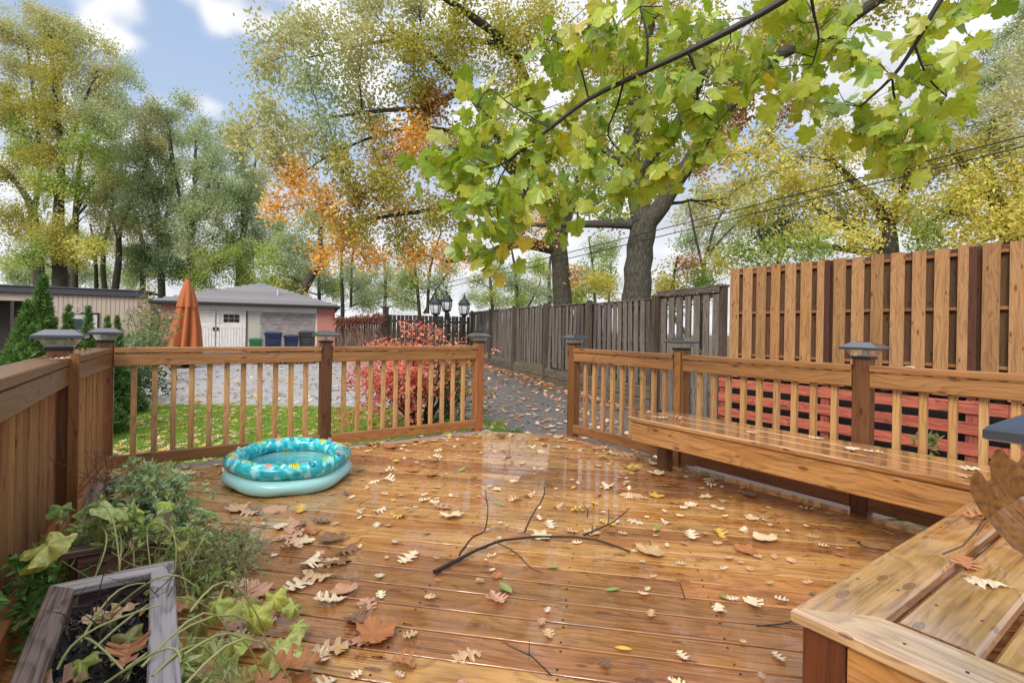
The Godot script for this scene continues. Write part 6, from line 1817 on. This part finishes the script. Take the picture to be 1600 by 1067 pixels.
	dry_stalks("dead_stalks", "two tall thin stalks standing before the back railing above the herb", "dead plant", 0.03, 2.75, 0.35, 3, 0.34, 0.05, M.dry)

# ---------------------------------------------------------------- trees
func trees() -> void:
	var fine := leaf_cluster(24, 0.28, 0.25)
	var airy := leaf_cluster(46, 0.26, 0.26)
	var lobed := leaf_cluster(20, 0.34, 0.26)
	tree("oak_tree", "large oak in orange and olive autumn leaf behind the old fence, spreading to the left", "", OAK_LIMBS, OAK_BLOBS, lobed, 1.3, 0.37, "tree", 10)
	tree("maple_tree", "big maple with a thick forked mossy trunk behind the old grey fence", "", MAPLE_LIMBS, MAPLE_BLOBS, lobed, 1.5, 0.36, "tree", 10)
	tree("yellow_tree", "yellow green tree behind the left half of the brown fence", "yellow trees behind the brown fence", YELLOW_LIMBS_A, YELLOW_BLOBS_A, fine, 1.7, 0.36, "tree", 10)
	tree("yellow_tree", "tall yellow green tree behind the right half of the brown fence", "yellow trees behind the brown fence", YELLOW_LIMBS_B, YELLOW_BLOBS_B, fine, 1.7, 0.36, "tree", 10)
	var g := "tall trees behind the shed and garage"
	var h := "thin trees beyond the old fence"
	for row in [["leaning dark tree at the left edge of the photo behind the shed", g, TALL_A_LIMBS, TALL_A_BLOBS], ["tallest dark trunked tree behind the left part of the shed, yellow green below", g, TALL_B_LIMBS, TALL_B_BLOBS], ["slender forked tree behind the shed, right of the tallest one", g, TALL_C_LIMBS, TALL_C_BLOBS],
			["pair of thin trunks behind the middle of the shed", g, TALL_D_LIMBS, TALL_D_BLOBS], ["slim curved tree behind the right half of the shed", g, TALL_E_LIMBS, TALL_E_BLOBS], ["low dense tree behind the gap of shed and garage", g, TALL_F_LIMBS, TALL_F_BLOBS], ["tall narrow grey green tree behind the orange umbrella", g, TALL_G_LIMBS, TALL_G_BLOBS],
			["many branched grey green tree behind the left slope of the garage roof", g, TALL_H_LIMBS, TALL_H_BLOBS], ["grey green tree behind the peak of the garage roof", g, TALL_I_LIMBS, TALL_I_BLOBS], ["tree with a thick leaning trunk behind the right slope of the garage roof", g, TALL_J_LIMBS, TALL_J_BLOBS],
			["two thin stems right of the garage roof", h, TALL_K_LIMBS, TALL_K_BLOBS], ["sparse thin tree behind the lanterns", h, TALL_L_LIMBS, TALL_L_BLOBS], ["sparse twiggy tree left of the oak trunk", h, TALL_M_LIMBS, TALL_M_BLOBS], ["bushy yellowing tree between the two big trunks", h, TALL_N_LIMBS, TALL_N_BLOBS],
			["pale many stemmed tree right of the maple trunk", h, TALL_O_LIMBS, TALL_O_BLOBS], ["low yellow and rust tree beside the maple trunk, just above the fence", h, TALL_P_LIMBS, TALL_P_BLOBS], ["dark green tree above the left end of the brown fence", h, TALL_Q_LIMBS, TALL_Q_BLOBS], ["far grey tree at the upper right corner of the photo", h, TALL_R_LIMBS, TALL_R_BLOBS], ["low spreading tree far behind the right end of the garage", g, TALL_S_LIMBS, TALL_S_BLOBS], ["low pale tree far beyond the vine covered fence", h, TALL_T_LIMBS, TALL_T_BLOBS], ["low broad tree far behind the lanterns and oak trunk", h, TALL_U_LIMBS, TALL_U_BLOBS], ["low broad tree far behind the beige shed, between the tall trunks", g, TALL_V_LIMBS, TALL_V_BLOBS]]:
		tree("background_tree", row[0], row[1], row[2], row[3], airy, 0.9, 0.42, "tree", 8)

# the maple branch that hangs into the picture from above
func maple_branch() -> void:
	var base := Vector3(BRANCH_LIMBS[0][0], BRANCH_LIMBS[0][1], BRANCH_LIMBS[0][2])
	var o := thing("maple_branch", "near maple branch with large green yellow leaves hanging in from the top", "branch", base)
	var nodes := []
	for row in BRANCH_LIMBS:
		var pl := polyline(row, base)
		var st := begin()
		tube(st, pl[0], pl[1], 7)
		obj("bough", st.commit(), M.twig, o)
		for q in pl[0]: nodes.append(q)
	var kinds := []
	for k in 12:
		var st := begin()
		maple_leaf(st, Transform3D.IDENTITY, rng.randf_range(0.0, 0.75), rng.randf_range(0.05, 0.16), Color.WHITE, 0.45)
		kinds.append(st.commit())
	var tones := []
	for c in [Color(0.42, 0.57, 0.08), Color(0.52, 0.62, 0.1), Color(0.29, 0.43, 0.06), Color(0.58, 0.64, 0.11), Color(0.36, 0.4, 0.08), Color(0.34, 0.54, 0.14), Color(0.5, 0.66, 0.2), Color(0.74, 0.62, 0.1)]:
		var m := mat(c, 0.24, true)
		m.backlight_enabled = true
		m.backlight = Color(0.95, 0.95, 0.6)
		tones.append(m)
	var all := []
	for i in range(0, LEAF_SPOTS.size(), 3):
		var c := Vector3(LEAF_SPOTS[i], LEAF_SPOTS[i + 1], LEAF_SPOTS[i + 2]) - base
		var best: Vector3 = nodes[0]
		for q in nodes:
			if q.distance_to(c) < best.distance_to(c): best = q
		var st := begin()
		var mid := (best + c) / 2.0 + Vector3(rng.randfn(), rng.randfn(), rng.randfn()) * 0.012
		tube(st, [best, mid, c], [0.0028, 0.0022, 0.0015], 4)
		obj("twig", st.commit(), M.twig, o)
		for k in 9:
			var at := c + Vector3(rng.randfn(), rng.randfn() * 0.7, rng.randfn()) * 0.06
			if k < 2: at = best.lerp(c, rng.randf_range(0.4, 1.0)) + Vector3(rng.randfn(), rng.randfn(), rng.randfn()) * 0.02
			var tip := (Vector3(rng.randfn() * 0.6, -0.75 + rng.randfn() * 0.35, rng.randfn() * 0.5)).normalized()
			var nrm := Vector3(rng.randfn() * 0.8, 0.45 + rng.randfn() * 0.4, 0.4 + rng.randfn() * 0.7)
			nrm = (nrm - tip * nrm.dot(tip)).normalized()
			var s := rng.randf_range(0.056, 0.11)
			var b := facing(nrm, tip, s)
			all.append(Transform3D(b, at + tip * s * 0.42))
	var rest := []
	var tints := []
	for i in all.size():
		var tone: Material = tones[[0, 1, 0, 2, 1, 5, 6, 2, 4, 3, 0, 5, 1, 0, 7, 2][rng.randi_range(0, 15)]]
		if i % 2 == 0 and i < 600: obj("leaf", kinds[rng.randi_range(0, 11)], tone, o, all[i])
		else:
			rest.append(all[i])
			tints.append(vary([Color(0.42, 0.57, 0.08), Color(0.52, 0.62, 0.1), Color(0.29, 0.43, 0.06), Color(0.5, 0.55, 0.1)][rng.randi_range(0, 3)], 0.15))
	var white := mat(Color.WHITE, 0.24, true)
	white.backlight_enabled = true
	white.backlight = Color(0.95, 0.95, 0.6)
	multi("more_leaves", kinds[1], white, rest, tints, o)

# ---------------------------------------------------------------- fallen leaves
func leaves() -> void:
	var shapes := []
	for row in [[OAK_ROUND, 0.25, 0.2, 0.1], [OAK_ROUND, 0.7, 0.35, -0.2], [OAK_POINTED, 0.3, 0.3, 0.15], [OAK_POINTED, 0.8, -0.3, 0.3], [OAK_POINTED, 0.15, 0.12, 0.0], [OAK_ROUND, -0.5, 0.5, 0.25]]:
		var st := begin()
		oak_leaf(st, row[0], Transform3D(Basis.IDENTITY, Vector3(0, -0.5, 0)), row[1], row[2], row[3], Color.WHITE)
		shapes.append([st.commit(), "oak", "curled" if absf(row[1]) > 0.4 else "flat"])
	for k in 2:
		var st := begin()
		maple_leaf(st, Transform3D(Basis.IDENTITY, Vector3(0, -0.4, 0)), -0.12 - k * 0.15, 0.06, Color.WHITE, 0.4)
		shapes.append([st.commit(), "maple", "flat" if k == 0 else "curled"])
	var st0 := begin()
	blade_leaf(st0, Transform3D(Basis.IDENTITY, Vector3(0, -0.5, 0)), 0.2, -0.15, Color.WHITE)
	shapes.append([st0.commit(), "narrow", "flat"])
	var tones := {"pale cream": Color(0.78, 0.62, 0.42), "light tan": Color(0.62, 0.4, 0.22), "orange brown": Color(0.45, 0.17, 0.06), "pinkish brown": Color(0.58, 0.31, 0.2), "dark brown": Color(0.24, 0.12, 0.06), "yellow": Color(0.66, 0.42, 0.07), "green": Color(0.24, 0.3, 0.08)}
	var mats := {}
	for k in tones:
		mats[k] = mat(tones[k], 0.4, true)
	var lay := func(p: float, r: float, y: float, si: int, tone: String, size: float, where: String, group: String) -> void:
		var sh: Array = shapes[si]
		var kind := "leaf" if sh[1] == "narrow" else "%s leaf" % sh[1]
		var o := obj("fallen_leaf", sh[0], mats[tone])
		var yaw := rng.randf() * TAU
		var tilt := rng.randf_range(-0.12, 0.12)
		var flip := PI if sh[2] == "flat" and rng.randf() < 0.3 else 0.0
		o.transform = Transform3D(Basis.from_euler(Vector3(-PI / 2.0 + tilt, yaw, 0)) * Basis.from_euler(Vector3(0, flip, 0)).scaled(Vector3.ONE * size), D(p, y + size * (0.05 if sh[2] == "flat" else 0.1), r))
		var tip := o.transform.basis.y
		var points := ("away" if tip.z < 0.0 else "nearer") if absf(tip.z) > absf(tip.x) else ("right" if tip.x > 0.0 else "left")
		tag(o, "%s %s %s %s pointing %s, %s" % ["large" if size > 0.115 else "small" if size < 0.08 else "mid-sized", sh[2], tone, "narrow " + kind if sh[1] == "narrow" else kind, points, where], "leaf", group)
		if not group.ends_with("deck"): o.set_meta("label", "%s %s %s %s" % ["large" if size > 0.115 else "small" if size < 0.08 else "mid-sized", tone, kind, where])
	var names := ["pale cream", "pale cream", "pale cream", "pale cream", "light tan", "light tan", "light tan", "orange brown", "orange brown", "pinkish brown", "pinkish brown", "pale cream", "yellow", "pale cream", "dark brown", "pale cream", "light tan"]
	var done := 0
	while done < 235:
		var p := rng.randf_range(-0.1, 3.4)
		var r := rng.randf_range(0.55, 4.6)
		var drift := rng.randf()
		if drift < 0.14: p = 3.4 - absf(rng.randfn()) * 0.2
		elif drift < 0.26: r = 4.55 - absf(rng.randfn()) * 0.25
		if p + r > 7.35 or Vector2(p, r).distance_to(Vector2(0.76, 3.77)) < 0.46 or (p < 0.1 and r < 3.3) or (r < 0.62 and p > 1.2): continue
		if r < 1.6 and p > 1.3 and rng.randf() < 0.5: continue
		var si := rng.randi_range(0, 7) if rng.randf() < 0.88 else 8
		var tone: String = names[rng.randi_range(0, names.size() - 1)]
		if si == 8: tone = "green" if rng.randf() < 0.7 else "yellow"
		lay.call(p, r, 0.0, si, tone, rng.randf_range(0.055, 0.125) if si != 8 else rng.randf_range(0.06, 0.1), "on the deck " + where_on_deck(p, r), "fallen leaves on the deck")
		done += 1
	# thicker where the plants spill
	for k in 40:
		var p := rng.randf_range(0.1, 0.75)
		var r := rng.randf_range(1.5, 3.2)
		lay.call(p, r, 0.004, rng.randi_range(0, 7), ["orange brown", "light tan", "pale cream", "pinkish brown", "dark brown"][rng.randi_range(0, 4)], rng.randf_range(0.09, 0.15), "on the deck " + where_on_deck(p, r), "fallen leaves on the deck")
	for row in [[3.05, 2.42, 0, "pale cream", 0.11, "at the far end of the long bench seat"], [3.1, 2.32, 3, "pinkish brown", 0.1, "at the far end of the long bench seat"], [3.1, 1.75, 2, "pinkish brown", 0.09, "on the middle of the long bench seat"], [3.3, 1.45, 0, "pale cream", 0.1, "on the long bench seat next to the post"], [3.15, 1.2, 0, "pale cream", 0.12, "on the long bench seat right of the post"], [3.2, 1.12, 4, "pale cream", 0.1, "on the long bench seat right of the post"], [3.2, 0.72, 4, "pale cream", 0.1, "on the long bench seat close to the corner bench"], [3.02, 0.7, 0, "light tan", 0.07, "on the long bench seat close to the corner bench"],
			[1.85, 0.42, 4, "orange brown", 0.1, "on the corner bench in the second plank row"], [1.75, 0.36, 0, "pale cream", 0.11, "on the corner bench beside the plank gap"], [2.35, 0.5, 3, "orange brown", 0.1, "on the corner bench under the hanging leaf"], [2.75, 0.52, 0, "pale cream", 0.11, "on the corner bench where it meets the long bench"]]:
		lay.call(row[0], row[1], 0.442, row[2], row[3], row[4], row[5], "fallen leaves on the benches")
	for row in [[-0.11, 2.75, 0.42, 2, "orange brown", 0.15, "upright among the plants of the brown planter"], [-0.1, 2.62, 0.36, 4, "light tan", 0.17, "large on top of the brown planter soil"], [0.02, 1.75, 0.26, 2, "orange brown", 0.13, "on the soil of the grey planter, right side"], [-0.05, 1.52, 0.27, 3, "orange brown", 0.12, "on the soil of the grey planter, nearest the camera"], [-0.1, 1.8, 0.25, 4, "light tan", 0.14, "on the soil of the grey planter, far end"], [-0.17, 1.45, 0.27, 3, "dark brown", 0.12, "on the soil of the grey planter, by the left rim"], [0.36, 1.62, 0.05, 2, "orange brown", 0.15, "lying over the spilled squash leaves"], [0.27, 1.56, 0.05, 2, "orange brown", 0.13, "lying over the spilled squash leaves"]]:
		lay.call(row[0], row[1], row[2], row[3], row[4], row[5], row[6], "fallen leaves in the planters")
	for row in [[-0.36, 3.05, 0.902, 0, "pale cream", 0.1, "on the left board railing beside the post"], [-0.36, 3.9, 0.902, 2, "orange brown", 0.1, "on the left board railing between the two posts"], [3.5, 1.05, 0.902, 0, "pale cream", 0.09, "on the top rail right of the bench post"]]:
		lay.call(row[0], row[1], row[2], row[3], row[4], row[5], row[6], "fallen leaves on the railings")
	# crumbs and small leaves among them
	var bits := []
	var bit_tints := []
	while bits.size() < 360:
		var p := rng.randf_range(-0.2, 3.4)
		var r := rng.randf_range(0.6, 4.6)
		if p + r > 7.3 or Vector2(p, r).distance_to(Vector2(0.76, 3.77)) < 0.48: continue
		bits.append(Transform3D(Basis.from_euler(Vector3(-PI / 2.0 + rng.randfn() * 0.15, rng.randf() * TAU, 0)).scaled(Vector3.ONE * rng.randf_range(0.03, 0.06)), D(p, 0.008, r)))
		bit_tints.append(vary(tones[names[rng.randi_range(0, names.size() - 1)]], 0.2))
	tag(multi("leaf_crumbs", shapes[2][0], M.litter, bits, bit_tints), "tiny leaves and leaf crumbs strewn over the wet deck", "leaves", "", "stuff")
	# litter on lawn, driveway and path
	var litter := func(called: String, label: String, n: int, pick: Callable, shades: Array, lo: float, hi: float) -> void:
		var places := []
		var tints := []
		while places.size() < n:
			var q: Vector2 = pick.call()
			places.append(Transform3D(Basis.from_euler(Vector3(-PI / 2.0 + rng.randfn() * 0.25, rng.randf() * TAU, 0)).scaled(Vector3.ONE * rng.randf_range(lo, hi)), Vector3(q.x, ground_y(q.y) + 0.03, -q.y)))
			tints.append(vary(shades[rng.randi_range(0, shades.size() - 1)], 0.2))
		tag(multi(called, shapes[2][0], M.litter, places, tints), label, "leaves", "", "stuff")
	litter.call("lawn_leaves", "pale fallen leaves scattered over the green lawn", 1500, func() -> Vector2:
		var z := rng.randf_range(4.5, 9.0)
		return Vector2(rng.randf_range(-0.9, -0.1) * z, z), [tones["pale cream"], tones["light tan"], tones["pinkish brown"], tones["yellow"]], 0.07, 0.13)
	litter.call("driveway_leaves", "fallen leaves scattered over the grey gravel driveway", 1500, func() -> Vector2:
		var z := rng.randf_range(8.8, 18.0)
		return Vector2(rng.randf_range(-0.8, -0.12) * z, z), [tones["light tan"], tones["pinkish brown"], tones["pale cream"], Color(0.28, 0.15, 0.09), tones["yellow"]], 0.07, 0.13)
	litter.call("path_leaves", "fallen leaves scattered over the dark asphalt path", 900, func() -> Vector2:
		var t := rng.randf()
		var z := 5.5 + 13.0 * t * t
		return Vector2(rng.randf_range(-0.35, 0.62) * 2.6 + 1.3 - 0.15 * z, z), [tones["light tan"], tones["pale cream"], tones["pinkish brown"], tones["orange brown"]], 0.07, 0.13)
	litter.call("fence_foot_leaves", "drift of brown fallen leaves along the foot of the old fence", 700, func() -> Vector2:
		var t := rng.randf_range(1.0, 13.0)
		return Vector2(3.23 - 0.351 * t, 7.74 + 0.936 * t) - Vector2(0.936, 0.351) * (0.2 + absf(rng.randfn()) * 0.3), [tones["orange brown"], tones["pinkish brown"], tones["light tan"], Color(0.25, 0.12, 0.07)], 0.08, 0.14)
	# the leaf caught on the nearest post light
	var hang := thing("hanging_leaf", "big spotted brown oak leaf with its stem caught on the nearest post light", "leaf", D(0.821, 0.865, 0.157))
	var st := begin()
	oak_leaf(st, OAK_BROAD, Transform3D(facing(Vector3(-0.15, 0.25, 0.95), Vector3(0.178, 0.09, -0.04), 0.115) * Basis.from_scale(Vector3(1.2, 1, 1)), Vector3(-0.022, -0.01, 0.0)), 0.45, 0.25, 0.3, Color.WHITE)
	obj("blade", st.commit(), M.spotted, hang)
	st = begin()
	var ax := Vector3(0.178, 0.09, -0.04).normalized()
	tube(st, [Vector3(-0.022, -0.01, 0.0015), Vector3(-0.022, -0.01, 0.004) + ax * 0.05, Vector3(-0.022, -0.01, 0.006) + ax * 0.12], [0.0013, 0.001, 0.0006], 5)
	obj("midrib", st.commit(), M.dry, hang)
	st = begin()
	tube(st, [Vector3(-0.022, -0.01, 0.0015), Vector3(-0.026, -0.022, 0.0), Vector3(-0.034, -0.045, -0.01), Vector3(-0.05, -0.06, -0.02)], [0.0008, 0.0011, 0.0011, 0.0014], 5)
	obj("stem", st.commit(), M.dry, hang)
